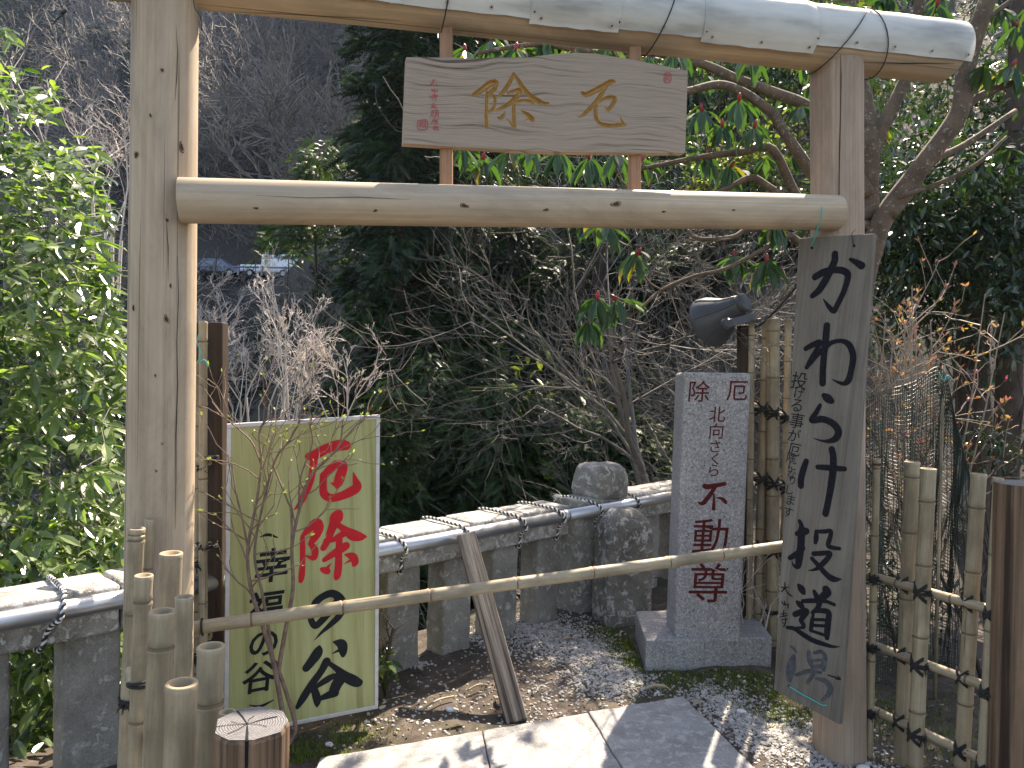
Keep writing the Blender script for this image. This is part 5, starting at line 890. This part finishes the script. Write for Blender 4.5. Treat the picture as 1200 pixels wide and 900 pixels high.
# ---- rhododendron: trunk behind the right post, limbs, whorls of drooping leaves
def rhodo():
    b = Vector((at(1004, 300, 4.4).x, 4.4, -.1)); r = thing('rhododendron_tree', 'old rhododendron with thick bent limbs and whorls of long drooping leaves behind the right post', 'tree', b); mb = MB(); rn = random.Random(5)
    def limb(pts, r0, r1, n=9): P = smooth_pts([at(*p) for p in pts], 6); mb.tube(P, [r0+(r1-r0)*i/(len(P)-1) for i in range(len(P))], n)
    _t = smooth_pts([b, b+Vector((.01, 0, .8)), at(1000, 430, 4.4), at(1012, 330, 4.4), at(1026, 282, 4.36)]); mb.tube(_t, [.085-.03*i/(len(_t)-1) for i in range(len(_t))], 10)
    limb([(1010, 335, 4.38), (1024, 285, 4.36), (1040, 248, 4.35), (1080, 195, 4.3), (1124, 132, 4.25), (1132, 80, 4.25), (1150, 20, 4.2), (1180, -60, 4.2)], .062, .042); limb([(1022, 300, 4.4), (1018, 220, 4.5), (1020, 160, 4.5), (1008, 90, 4.6), (990, -20, 4.6)], .06, .04)
    limb([(1018, 190, 4.5), (1036, 145, 4.5), (1058, 100, 4.5), (1072, 60, 4.5), (1080, -20, 4.5)], .042, .03); limb([(1045, 252, 4.3), (1075, 215, 4.4), (1090, 190, 4.5), (1130, 170, 4.6), (1190, 130, 4.7)], .03, .016)
    limb([(1050, 232, 4.3), (1100, 215, 4.2), (1145, 192, 4.1), (1180, 160, 4.1)], .016, .008); limb([(1124, 132, 4.25), (1150, 112, 4.3), (1200, 92, 4.3), (1240, 80, 4.3)], .026, .016); limb([(1100, 60, 4.3), (1130, 40, 4.2), (1200, -10, 4.2)], .02, .012)
    limb([(1018, 230, 4.45), (985, 175, 4.5), (950, 128, 4.55), (905, 108, 4.5), (862, 92, 4.5), (826, 76, 4.5), (770, 62, 4.5), (700, 62, 4.4), (630, 52, 4.4), (560, 62, 4.3)], .042, .011); limb([(1020, 250, 4.4), (985, 245, 4.4), (950, 200, 4.4), (922, 160, 4.4), (900, 128, 4.4), (850, 100, 4.4), (800, 108, 4.3), (720, 120, 4.3), (640, 150, 4.3), (570, 165, 4.25)], .04, .012)
    limb([(1018, 265, 4.4), (970, 258, 4.4), (935, 232, 4.4), (905, 175, 4.35), (870, 178, 4.3), (835, 182, 4.3), (790, 190, 4.3), (740, 200, 4.3)], .035, .010); limb([(1020, 285, 4.35), (965, 262, 4.35), (905, 222, 4.3), (880, 208, 4.3), (850, 222, 4.3), (812, 232, 4.3)], .028, .010)
    limb([(1020, 310, 4.35), (960, 300, 4.3), (925, 276, 4.3), (880, 268, 4.3), (858, 278, 4.25), (820, 280, 4.25), (806, 270, 4.25)], .022, .010); limb([(925, 276, 4.3), (895, 292, 4.2), (850, 315, 4.2), (812, 324, 4.2), (775, 340, 4.15), (745, 366, 4.1), (722, 374, 4.1)], .014, .006); limb([(775, 340, 4.15), (760, 330, 4.15), (748, 308, 4.15)], .007, .005); limb([(750, 362, 4.1), (715, 345, 4.1)], .006, .005)
    mb.build('trunk', M['bark'], r, smooth=True)
    C = [(541, 172), (566, 186), (596, 178), (622, 170), (655, 178), (690, 186), (722, 182), (752, 188), (690, 245), (545, 60), (575, 48), (604, 58), (640, 46), (672, 58), (715, 52), (760, 66), (792, 60), (822, 130), (846, 148), (828, 182), (866, 118), (884, 150), (856, 196), (710, 262), (746, 298), (722, 352), (690, 378), (700, 350), (861, 300), (898, 306), (908, 262), (1186, 78), (1150, 8), (1192, 30), (1098, 6), (1040, -6), (880, 66), (1010, 20)]
    ks = [LVn]; me = npmesh('leaf', LVn, LFc, M['leaf_rhodo'], smooth=False); ri = wm(r).inverted(); tw = MB(); bu = MB(); cnt = 0
    for ci, (px, py) in enumerate(C):
        c = at(px, py, rn.uniform(4.0, 4.55) if ci not in (24, 25, 26, 27) else 4.12); ax = Vector((rn.gauss(0, .3), rn.gauss(-.3, .3), 1)).normalized(); n = 11 if 24 <= ci <= 31 else (7 if ci % 3 else 6); sc0 = rn.uniform(.9, 1.1)
        big = M
        for j in range(n):
            if cnt >= 298: break
            a = j*2*math.pi/n+rn.uniform(-.3, .3); h = ax.orthogonal().normalized(); h.rotate(Matrix.Rotation(a, 3, ax)); d = (h*rn.uniform(.35, .85)-Vector((0, 0, rn.uniform(.5, 1.1)))).normalized(); nn = (ax*.3+h*.9+Vector((0, 0, .3))).normalized(); bs = basis(np.array([tuple(d)]), np.array([tuple(nn)]))[0]; o = bpy.data.objects.new('leaf', me); COL.objects.link(o); o.parent = r; m4 = Matrix(bs.tolist()).to_4x4() @ Matrix.Scale(.165*sc0*rn.uniform(.75, 1.15), 4); m4.translation = c+h*.012; o.matrix_basis = ri @ m4; cnt += 1
        b_ = MB(); b_.tube([c+ax*-.01, c+ax*.012, c+ax*.03, c+ax*.042], [.006, .012, .010, .002], 7); o = b_.build('bud', M['redbud'], r, smooth=True)
        tw.tube([c, c-ax*.07+Vector((rn.gauss(.03, .03), .05, -.02)), c-ax*.10+Vector((rn.gauss(.12, .05), .15, -.05))], [.0045, .004, .003], 4)
    tw.build('twigs', M['bark'], r)
    ex = [at(px, py, 4.45) for px, py in C for _ in range(5)]; az = np.array([rn.uniform(0, 6.28) for _ in ex]); Pe = np.array([tuple(q) for q in ex])+RNG.normal(size=(len(ex), 3))*.025; De = np.stack([np.cos(az)*.75, np.sin(az)*.75, -RNG.uniform(.2, .9, len(ex))], -1); Ne = np.stack([np.cos(az)*.9, np.sin(az)*.9, RNG.uniform(.3, .8, len(ex))], -1); V, F = scatter(LVn, LFc, Pe, De, Ne, RNG.uniform(.11, .16, len(ex))); mesh_obj('foliage', V, F, M['leaf_rhodo'], r, 'stuff')
    # canopy of the same tree above and right of the frame, which dapples the ground
    g = np.random.default_rng(9); n = 120; cc = np.stack([g.uniform(.6, 4.2, n), g.uniform(3.9, 6.4, n), g.uniform(2.75, 4.6, n)], -1); keep = (cc[:, 0] > 1.5) | (cc[:, 2] > 3.5); cc = cc[keep]; P = np.repeat(cc, 8, 0); az = g.uniform(0, 6.28, len(P)); D = np.stack([np.cos(az)*.7, np.sin(az)*.7, -g.uniform(.3, 1, len(P))], -1); Nn = np.stack([np.cos(az)*.9, np.sin(az)*.9, g.uniform(.3, .8, len(P))], -1); V, F = scatter(LVn, LFc, P, D, Nn, g.uniform(.11, .16, len(P))); mesh_obj('foliage', V, F, M['leaf_rhodo'], r, 'stuff')
rhodo()
# ---- dark glossy shrubs on the right bank
def shrub(label, px, py, Y, rx, ry, rz_, n, size, mt, seed, stemmat='darkbark', name='evergreen_shrub', hang=.25):
    c = at(px, py, Y); b = Vector((c.x, c.y, hz(c.x, c.y)-.05)); r = thing(name, label, 'shrub', b); rn = random.Random(seed); sg = []
    for k in range(4): grow(sg, [], b, Vector((rn.gauss(0, .3), rn.gauss(0, .3), 1)).normalized(), max(.4, (c.z-b.z)*.85), .014, 2, rn, .6, 1.2, .03, .14, .35)
    seg_obj('stem', sg, M[stemmat], r, 5); leafball(r, tuple(c), rx, ry, rz_, n, size, M[mt], seed, hang=hang, clumps=34)
shrub('large dark glossy shrub right of the rhododendron limbs', 1100, 255, 6.0, 1.0, .8, .85, 3600, .085, 'leaf_dark', 31); shrub('dark glossy shrub at the right edge above the brown post', 1190, 300, 5.6, .8, .7, 1.0, 3000, .08, 'leaf_dark', 32)
shrub('dark leafy bush behind the top right of the lettered board', 1045, 330, 6.4, .75, .6, .75, 2200, .08, 'leaf_dark', 33); shrub('sunlit leafy bush in the top right corner', 1175, 130, 6.6, 1.2, .8, .9, 2600, .09, 'leaf_dark', 34); shrub('small fresh green bush beside the brown post at the right edge', 1172, 525, 3.9, .22, .2, .2, 200, .04, 'leaf_dark', 35); shrub('low dark bush behind the right bamboo fence', 1070, 690, 4.2, .4, .3, .45, 500, .05, 'leaf_dark', 36)
shrub('tiny fern like plant at the foot of the baluster beside the green sign', 452, 778, 3.62, .07, .06, .07, 46, .075, 'leaf_left', 37, name='small_plant')
shrub('dark bush high above the rhododendron limbs near the top edge', 900, 60, 8.2, 1.5, .8, .9, 2400, .11, 'leaf_dark', 38); shrub('dark bush behind the rhododendron leaves under the plaque', 720, 215, 9.4, 1.3, .8, 1.0, 2200, .11, 'leaf_dark', 39)
# a dark straight trunk at the right edge
t = thing('tree', 'dark straight tree trunk at the right edge behind the shrubs', 'tree', (at(1192, 300, 6.0).x, 6.0, 0)); log('trunk', M['darkbark'], t, Vector((at(1192, 300, 6.0).x, 6.0, hz(4, 6)-.2)), at(1200, -60, 6.0), .10, .08, seed=4)
t = thing('tree', 'black trunk in the shade behind the azalea twigs', 'tree', (at(1150, 450, 6.6).x, 6.6, 0)); log('trunk', M['darkbark'], t, Vector((at(1150, 450, 6.6).x, 6.6, hz(4, 6.6)-.2)), at(1140, 200, 6.6), .15, .11, seed=5)
# ---- azalea with pink buds, net, stake
def azalea():
    b = Vector((at(1085, 600, 4.05).x, 4.05, -.05)); r = thing('azalea_shrub', 'azalea with thin bare twigs tipped with pink and orange buds above the green net', 'shrub', b); rn = random.Random(3); sg = []; tips = []
    for k in range(12):
        top = at(rn.uniform(1020, 1190), rn.uniform(310, 440), rn.uniform(3.75, 4.3)); mid = b.lerp(top, .55)+Vector((rn.gauss(0, .06), rn.gauss(0, .06), .1)); P = smooth_pts([b+Vector((rn.gauss(0, .04), 0, .3)), mid, top], 5)
        for i in range(len(P)-1): sg.append((P[i], P[i+1], .008*(1-.7*i/len(P)), .008*(1-.7*(i+1)/len(P))))
        for i in range(3, len(P)-1):
            for _ in range(1): grow(sg, tips, P[i], ((P[i+1]-P[i]).normalized()+Vector((rn.gauss(.1, .7), rn.gauss(0, .6), rn.gauss(.1, .45)))).normalized(), rn.uniform(.18, .36), .0042, 1, rn, .7, .8, .02, .14, .6, 4, 1)
    seg_obj('twigs', [(a, c, max(e, .0018), max(f, .0015)) for a, c, e, f in sg], M['tantwig'], r, 4); P = []; D = []
    for p, d in tips:
        for k in range(rn.randint(2, 4)): P.append(tuple(p+Vector((rn.gauss(0, .006),)*3))); D.append(tuple(d*.8+Vector((rn.gauss(0, .6), rn.gauss(0, .6), rn.gauss(.2, .4)))))
    V, F = scatter(LV, LFc, np.array(P), np.array(D), rv(len(P)), RNG.uniform(.018, .038, len(P))); mesh_obj('buds', V, F, M['azalea'], r, 'stuff')
azalea()
def netting():
    r = thing('garden_net', 'dark green plastic net draped from a stake behind the right bamboo fence', 'net', (at(1075, 800, 3.75).x, 3.75, 0)); top = [(1004, 470, 3.55), (1035, 458, 3.62), (1070, 448, 3.7), (1104, 432, 3.75), (1122, 500, 3.7), (1140, 570, 3.62)]; bot = [(1000, 812, 3.6), (1030, 806, 3.8), (1060, 800, 3.9), (1085, 796, 3.95), (1110, 792, 3.9), (1135, 790, 3.8)]
    A = catmull([tuple(at(*q)) for q in top], 14); B_ = catmull([tuple(at(*q)) for q in bot], 14); nu = len(A); nv = 84
    def pt(i, j): t = j/nv; p = A[i]*(1-t)+B_[i]*t; w_ = math.sin(math.pi*t); return p+np.array([.0, .05*w_*math.sin(i*.45)+.02*w_*math.sin(i*1.3+j*.11), -.03*w_*math.sin(i*.3)])
    sg = []
    for i in range(0, nu, 1):
        for j in range(nv): sg.append((pt(i, j), pt(i, j+1), .0021, .0021))
    for j in range(0, nv+1, 1):
        for i in range(nu-1): sg.append((pt(i, j), pt(i+1, j), .0021, .0021))
    seg_obj('net_mesh', sg, M['net'], r, 3); mb = MB(); a = at(1106, 428, 3.78); mb.tube([Vector((a.x+.03, a.y, -.1)), a], .008, 7); mb.build('stake', M['bamboo'], r, smooth=True); wire('tie_string', [at(1100, 436, 3.74), at(1106, 446, 3.72), at(1110, 440, 3.73), at(1118, 446, 3.72)], .003, M['teal'], r)
netting()
# ---- the small budding shrub before the green sign
def sign_shrub():
    b = gr(338, 872); b.z = -.04; r = thing('budding_shrub', 'thin bare shrub with tiny opening buds growing before the green sign', 'shrub', b); rn = random.Random(12); sg = []; tips = []
    def stem(pts, r0, r1, side=1):
        P = smooth_pts([at(*q) for q in pts], 5)
        for i in range(len(P)-1):
            f = lambda k: r0+(r1-r0)*k/(len(P)-1)
            sg.append((P[i], P[i+1], f(i), f(i+1)))
            t = i/(len(P)-1)
            if t > .4 and rn.random() < .5*side:
                d = (P[i+1]-P[i]).normalized()+Vector((rn.gauss(0, .8), rn.gauss(-.1, .4), rn.gauss(.1, .5))); grow(sg, tips, P[i], d.normalized(), rn.uniform(.12, .26), f(i)*.5, 1, rn, .75, .7, .04, .16, .6, 4, 1, .6)
    B_ = (338, 872, 3.02); stem([B_, (330, 830, 2.99), (320, 775, 2.97), (308, 735, 2.97), (294, 690, 2.97), (290, 645, 2.97), (300, 590, 2.98), (306, 545, 2.98), (304, 505, 2.99), (318, 486, 3.0)], .012, .003)
    stem([(320, 775, 2.97), (314, 735, 2.99), (306, 690, 3.0), (298, 650, 3.02), (306, 600, 3.04), (322, 540, 3.05), (340, 515, 3.08), (352, 492, 3.08)], .008, .003); stem([B_, (346, 850, 3.02), (333, 805, 3.0), (322, 775, 3.0)], .010, .008, 0)
    stem([(325, 792, 3.0), (334, 740, 3.0), (343, 690, 3.02), (342, 640, 3.02), (350, 600, 3.04), (362, 560, 3.06), (384, 538, 3.08), (398, 520, 3.1), (402, 492, 3.1)], .010, .003); stem([(342, 640, 3.02), (341, 600, 3.02), (336, 585, 3.02), (326, 560, 3.02), (320, 545, 3.02)], .006, .003)
    stem([(290, 640, 2.97), (284, 610, 2.97), (276, 575, 2.97), (272, 545, 2.97)], .005, .0025); stem([(306, 545, 2.98), (296, 520, 2.98), (282, 505, 2.98), (262, 488, 2.98), (248, 470, 2.98)], .004, .002)
    stem([(350, 600, 3.04), (352, 560, 3.05), (366, 520, 3.06), (362, 495, 3.06)], .005, .0025)
    seg_obj('stem', [(a, c, max(e, .0016), max(f, .0013)) for a, c, e, f in sg], M['shrubtwig'], r, 5); P = []; D = []
    for p, d in tips:
        for k in range(rn.randint(1, 3)): P.append(tuple(p)); D.append(tuple(d+Vector((rn.gauss(0, .5), rn.gauss(0, .5), rn.gauss(.2, .3)))))
    V, F = scatter(LV, LFc, np.array(P), np.array(D), rv(len(P)), RNG.uniform(.010, .022, len(P))); mesh_obj('buds', V, F, M['bud'], r, 'stuff')
sign_shrub()
bare_thing('small tangled bare twigs at the foot of the tall bamboo fence', 893, 4.38, 5, .55, .006, 2, 'paletwig', 44, kids=1.0, tilt=1.1, thick=.004)
for o in S.objects:
    if o.parent and o.parent.get('label', '').startswith('small tangled bare twigs') and o.name.startswith('twigs'): o['kind'] = 'stuff'
# ================================================================ road, cars and guard rail on the far side
rd = MB(); xs = np.linspace(-60, -6, 40); V = []
for x in xs: V += [(x, 57.6-.05*(x+20), 7.47), (x, 62.6-.05*(x+20), 7.47)]
rd.add(V, [(2*i, 2*i+2, 2*i+3, 2*i+1) for i in range(39)]); tag(rd.build('road', M['asphalt']), kind='structure')
gd = thing('guard_rail', 'low grey guard rail on posts along the far road in front of the cars', 'guard rail', (-20, 57.8, 7.47))
for k in range(24): x = -46+1.8*k; m_ = MB(); m_.box((x, 57.9-.05*(x+20), 7.85), (.14, .14, .8)); m_.build('rail_post', M['concrete'], gd)
m_ = MB(); m_.tube([(x, 57.8-.05*(x+20), 8.12) for x in np.linspace(-46, -5, 20)], .07, 5); m_.build('rail_bar', M['cargrey'], gd)
def car(name, label, x, kind, paint):
    y = 59.6-.05*(x+20); r = thing(name, label, 'truck' if kind == 'pickup' else 'car', (x, y, 7.47)); 
    prof = {'pickup': [(-2.0, .45), (-2.0, .95), (-.35, .97), (-.25, .98), (.9, 1.02), (1.75, .95), (1.95, .75), (1.95, .42)], 'van': [(-1.8, .4), (-1.85, .95), (1.3, 1.0), (1.75, .85), (1.8, .4)], 'sedan': [(-2.1, .4), (-2.15, .85), (-1.3, .92), (1.0, .9), (2.0, .75), (2.1, .4)]}[kind]
    cab = {'pickup': [(-.42, .96), (-.38, 1.78), (.45, 1.80), (1.0, 1.0)], 'van': [(-1.8, .94), (-1.7, 1.80), (.7, 1.82), (1.3, .98)], 'sedan': [(-1.35, .9), (-.85, 1.38), (.45, 1.40), (1.15, .88)]}[kind]
    def prism(P, w_, nm, mt, par, yo=0, taper=1.0):
        V = [(x+p, y+yo-w_/2*(taper if i not in (0, len(P)-1) else 1), 7.47+q) for i, (p, q) in enumerate(P)]+[(x+p, y+yo+w_/2*(taper if i not in (0, len(P)-1) else 1), 7.47+q) for i, (p, q) in enumerate(P)]; n = len(P); m_ = MB(); m_.add(V, [tuple(range(n)), tuple(range(2*n-1, n-1, -1))]+[(i, i+n, (i+1) % n+n, (i+1) % n) for i in range(n)]); return soften(m_.build(nm, mt, par), .04, 2)
    prism(prof, 1.62, 'body', paint, r); cb_ = prism(cab, 1.5, 'cab', paint, r, 0, .9)
    def shr(P, sx, dz): cx = sum(p for p, q in P)/len(P); return [(cx+(p-cx)*sx, q+dz) for p, q in P]
    inn = shr([(p, 1.08+(q-.96)*.72 if q > 1.1 else 1.06) for p, q in cab], .82, 0); prism(inn, 1.46 if kind != 'sedan' else 1.44, 'window', M['carglass'], cb_, 0, .95)
    for wx in (-1.25, 1.25):
        for s in (-1, 1):
            m_ = MB(); m_.tube([(x+wx, y+s*.84, 7.79), (x+wx, y+s*.62, 7.79)], .31, 16); wh = m_.build('wheel', M['tyre'], r); m_ = MB(); m_.tube([(x+wx, y+s*.85, 7.79), (x+wx, y+s*.80, 7.79)], .17, 12); m_.build('rim', M['white_metal'], wh)
    return r
car('pickup_truck', 'small white pickup truck parked on the far road', at(318, 315, 60).x, 'pickup', M['carwhite']); car('parked_car', 'white van half hidden by the cedar on the far road', at(357, 315, 60).x, 'van', M['carwhite']); car('parked_car', 'blue grey car at the left end of the far road', at(256, 320, 60).x, 'sedan', M['cargrey'])
# ================================================================ pebbles, moss, dead leaves on the ground
ICO = np.array([(0, 0, 1), (.89, 0, .45), (.28, .85, .45), (-.72, .53, .45), (-.72, -.53, .45), (.28, -.85, .45), (.72, .53, -.45), (-.28, .85, -.45), (-.89, 0, -.45), (-.28, -.85, -.45), (.72, -.53, -.45), (0, 0, -1)])
ICF = np.array([(0, 1, 2), (0, 2, 3), (0, 3, 4), (0, 4, 5), (0, 5, 1), (1, 6, 2), (2, 7, 3), (3, 8, 4), (4, 9, 5), (5, 10, 1), (1, 10, 6), (2, 6, 7), (3, 7, 8), (4, 8, 9), (5, 9, 10), (6, 11, 7), (7, 11, 8), (8, 11, 9), (9, 11, 10), (10, 11, 6)])
def blobs(spec, g):
    P = []
    for px, py, rad, n in spec:
        c = gr(px, py); a = g.normal(size=(n, 2))*rad; P.append(np.stack([c.x+a[:, 0], c.y+a[:, 1]], -1))
    return np.vstack(P)
def off_slab(P, m_=.01):
    n = np.array([-(eB-eA).y, (eB-eA).x]); n /= np.linalg.norm(n); back = ((P-np.array([eA.x, eA.y]))@n) > m_; sd_ = np.array([sideR.y, -sideR.x]); sd_ = sd_/np.linalg.norm(sd_); sd_ = sd_ if sd_[0] > 0 else -sd_; right = ((P-np.array([eB.x, eB.y]))@sd_) > m_; d = (P[:, 1]-P[:, 0]-4.46)/1.414
    plinth = (P[:, 0] > .74) & (P[:, 0] < 1.5) & (P[:, 1] > 4.06) & (P[:, 1] < 4.66); return (back | right) & (d < .35) & ~plinth
def pebbles():
    g = np.random.default_rng(4); P = blobs([(600, 745, .15, 450), (640, 735, .17, 2200), (560, 740, .10, 160), (690, 760, .14, 1500), (720, 790, .12, 1300), (660, 795, .16, 200), (640, 765, .3, 250), (845, 815, .10, 800), (880, 840, .12, 1100), (920, 860, .12, 900), (960, 880, .14, 700), (985, 890, .2, 400), (880, 800, .15, 120), (520, 800, .22, 90), (440, 845, .2, 45), (480, 840, .10, 60), (490, 770, .04, 80), (560, 815, .2, 150), (620, 825, .15, 200), (940, 800, .12, 70), (1010, 880, .2, 150)], g); P = P[off_slab(P)]; n = len(P); s = g.uniform(.003, .0095, n)*np.where(g.random(n) < .06, 1.7, 1); z = hgt(P[:, 0], P[:, 1])+s*.25; V, F = scatter(ICO*np.array([1.25, .9, .55]), ICF, np.column_stack([P, z]), g.normal(size=(n, 3))*np.array([1, 1, .2]), g.normal(size=(n, 3))*.3+np.array([0, 0, 1]), s); V = V+g.normal(size=V.shape)*.0012
    o = link('gravel', npmesh('gravel', V, F, M['pebble'], smooth=False)); tag(o, 'pale gravel scattered over the earth by the balustrade and slabs', 'gravel', kind='stuff')
    n = 2500; x = g.uniform(-1.0, 2.2, n); y = g.uniform(2.6, 5.4, n); P = np.stack([x, y], -1); P = P[off_slab(P)]; n = len(P); s = g.uniform(.002, .007, n); V, F = scatter(ICO*np.array([1.2, .9, .6]), ICF, np.column_stack([P, hgt(P[:, 0], P[:, 1])+s*.3]), g.normal(size=(n, 3)), g.normal(size=(n, 3)), s); o = link('soil_crumbs', npmesh('soil_crumbs', V, F, M['soil'], smooth=False)); tag(o, 'small crumbs of dark earth on the bare ground', 'soil', kind='stuff')
pebbles()
LG = [(300, 868, .022, 'white stone at the left front corner of the green sign'), (386, 866, .016, 'white stone on the moss between the green sign and the slabs'), (430, 838, .012, 'small white stone left of the right lower corner of the green sign'), (500, 838, .012, 'small white stone nearest the joint of the slabs'), (527, 826, .022, 'angular white stone beside the dry stick'), (870, 828, .020, 'rounded white stone right of the slab corner'), (1012, 893, .026, 'biggest white stone at the foot of the right gate post'), (950, 845, .016, 'white stone on the moss under the lettered board'), (985, 838, .020, 'white stone touching the left side of the right gate post')]
for px, py, s, lab in LG:
    c = gr(px, py, .0); bm = bmesh.new(); bmesh.ops.create_icosphere(bm, subdivisions=2, radius=s)
    for v in bm.verts: v.co = Vector((v.co.x*1.25, v.co.y*.85, v.co.z*.6)); v.co *= 1+.25*nz(v.co.x, v.co.y, v.co.z+px, 60)
    me = bpy.data.meshes.new('white_stone'); bm.to_mesh(me); bm.free(); me.materials.append(M['pebble_white']); o = bpy.data.objects.new('white_stone', me); COL.objects.link(o); o.location = (c.x, c.y, hz(c.x, c.y)+s*.3); o.rotation_euler = (0, 0, px); tag(o, lab, 'stone', 'loose white stones')
def moss():
    g = np.random.default_rng(6); P = blobs([(735, 752, .07, 1500), (742, 770, .05, 1100), (712, 735, .08, 700), (800, 790, .14, 1500), (860, 785, .12, 1200), (900, 800, .10, 900), (905, 830, .08, 700), (350, 885, .07, 700), (380, 872, .08, 600), (420, 852, .08, 500), (300, 880, .08, 500), (940, 830, .08, 500), (1045, 820, .2, 900), (1100, 860, .2, 700)], g); P = P[off_slab(P, .02)]; n = len(P); D = g.normal(size=(n, 3))*.5+np.array([0, 0, 1]); V, F = scatter(np.array([(0, -.12, 0), (0, .12, 0), (1, 0, 0)]), np.array([(0, 1, 2)]), np.column_stack([P, hgt(P[:, 0], P[:, 1])-.002]), D, g.normal(size=(n, 3)), g.uniform(.012, .030, n)); o = link('moss', npmesh('moss', V, F, M['moss'], smooth=False)); tag(o, 'green moss patches round the plinth and beside the slabs', 'moss', kind='stuff')
moss()
def dead_leaf(px, py, L, rz_, label, w_=.8):
    c = gr(px, py); V = LV*np.array([1, w_, 1.6]); V[:, 2] += .12*np.sin(V[:, 0]*3.1); me = npmesh('fallen_leaf', V, LFc, M['litter'], smooth=False); o = bpy.data.objects.new('fallen_leaf', me); COL.objects.link(o); o.location = (c.x, c.y, hz(c.x, c.y)+.016); o.scale = (L,)*3; o.rotation_euler = (.15, .1, rz_); tag(o, label, 'leaf', 'fallen leaves on the ground')
for q in ((788, 806, .17, 3.0, 'long pale fallen leaf on the gravel at the corner of the slabs', .7), (812, 826, .10, .8, 'curled brown fallen leaf behind the long pale one at the slab corner', .9), (515, 846, .15, .1, 'pale curled leaf lying at the back edge of the slabs', .6), (726, 740, .07, .9, 'small whitish leaf on the moss left of the plinth', .8), (657, 748, .12, .6, 'brown fallen leaf on the gravel near the balustrade', .6), (590, 825, .11, 2.0, 'tan leaf lying just left of the timber brace foot', .7), (835, 805, .06, 2.6, 'short tan leaf on the moss before the plinth', .7)): dead_leaf(*q)
for px, py, qx, qy in ((494, 829, 532, 813), (548, 806, 572, 800)):
    a, b = gr(px, py), gr(qx, qy); a.z = b.z = -.012; w = wire('dry_stick', [a, a.lerp(b, .5)+Vector((0, .01, .01)), b], .005, M['bamboo']); tag(w, 'dry pale stick on the bare earth' if px < 500 else 'short dry stick nearest the foot of the timber brace', 'stick')
n = 900; g = np.random.default_rng(77); x = g.uniform(-1.0, 3.2, n); y = g.uniform(2.7, 5.6, n); P = np.stack([x, y], -1); P = P[off_slab(P)]; V, F = scatter(LV*np.array([1, .8, 1.5]), LFc, np.column_stack([P, hgt(P[:, 0], P[:, 1])+.006]), g.normal(size=(len(P), 3))*np.array([1, 1, .15]), g.normal(size=(len(P), 3))*.3+np.array([0, 0, 1]), g.uniform(.012, .04, len(P))); tag(link('leaf_debris', npmesh('leaf_debris', V, F, M['litter'], smooth=False)), 'tiny bits of dead leaf strewn over the earth', 'leaf litter', kind='stuff')
# ================================================================ thin blue haze filling the valley
hb = MB(); hb.box((-10, 88, 38), (336, 214, 97)); mt = bpy.data.materials.new('valley_haze'); mt.use_nodes = True; t = mt.node_tree; t.nodes.remove(t.nodes['Principled BSDF'])
pv = t.nodes.new('ShaderNodeVolumePrincipled'); pv.inputs['Color'].default_value = (.50, .66, 1, 1); pv.inputs['Density'].default_value = .0003; pv.inputs['Anisotropy'].default_value = .3; t.links.new(pv.outputs[0], t.nodes['Material Output'].inputs['Volume'])
tag(hb.build('haze', mt), 'thin bluish haze in the air of the valley', 'haze', kind='stuff')
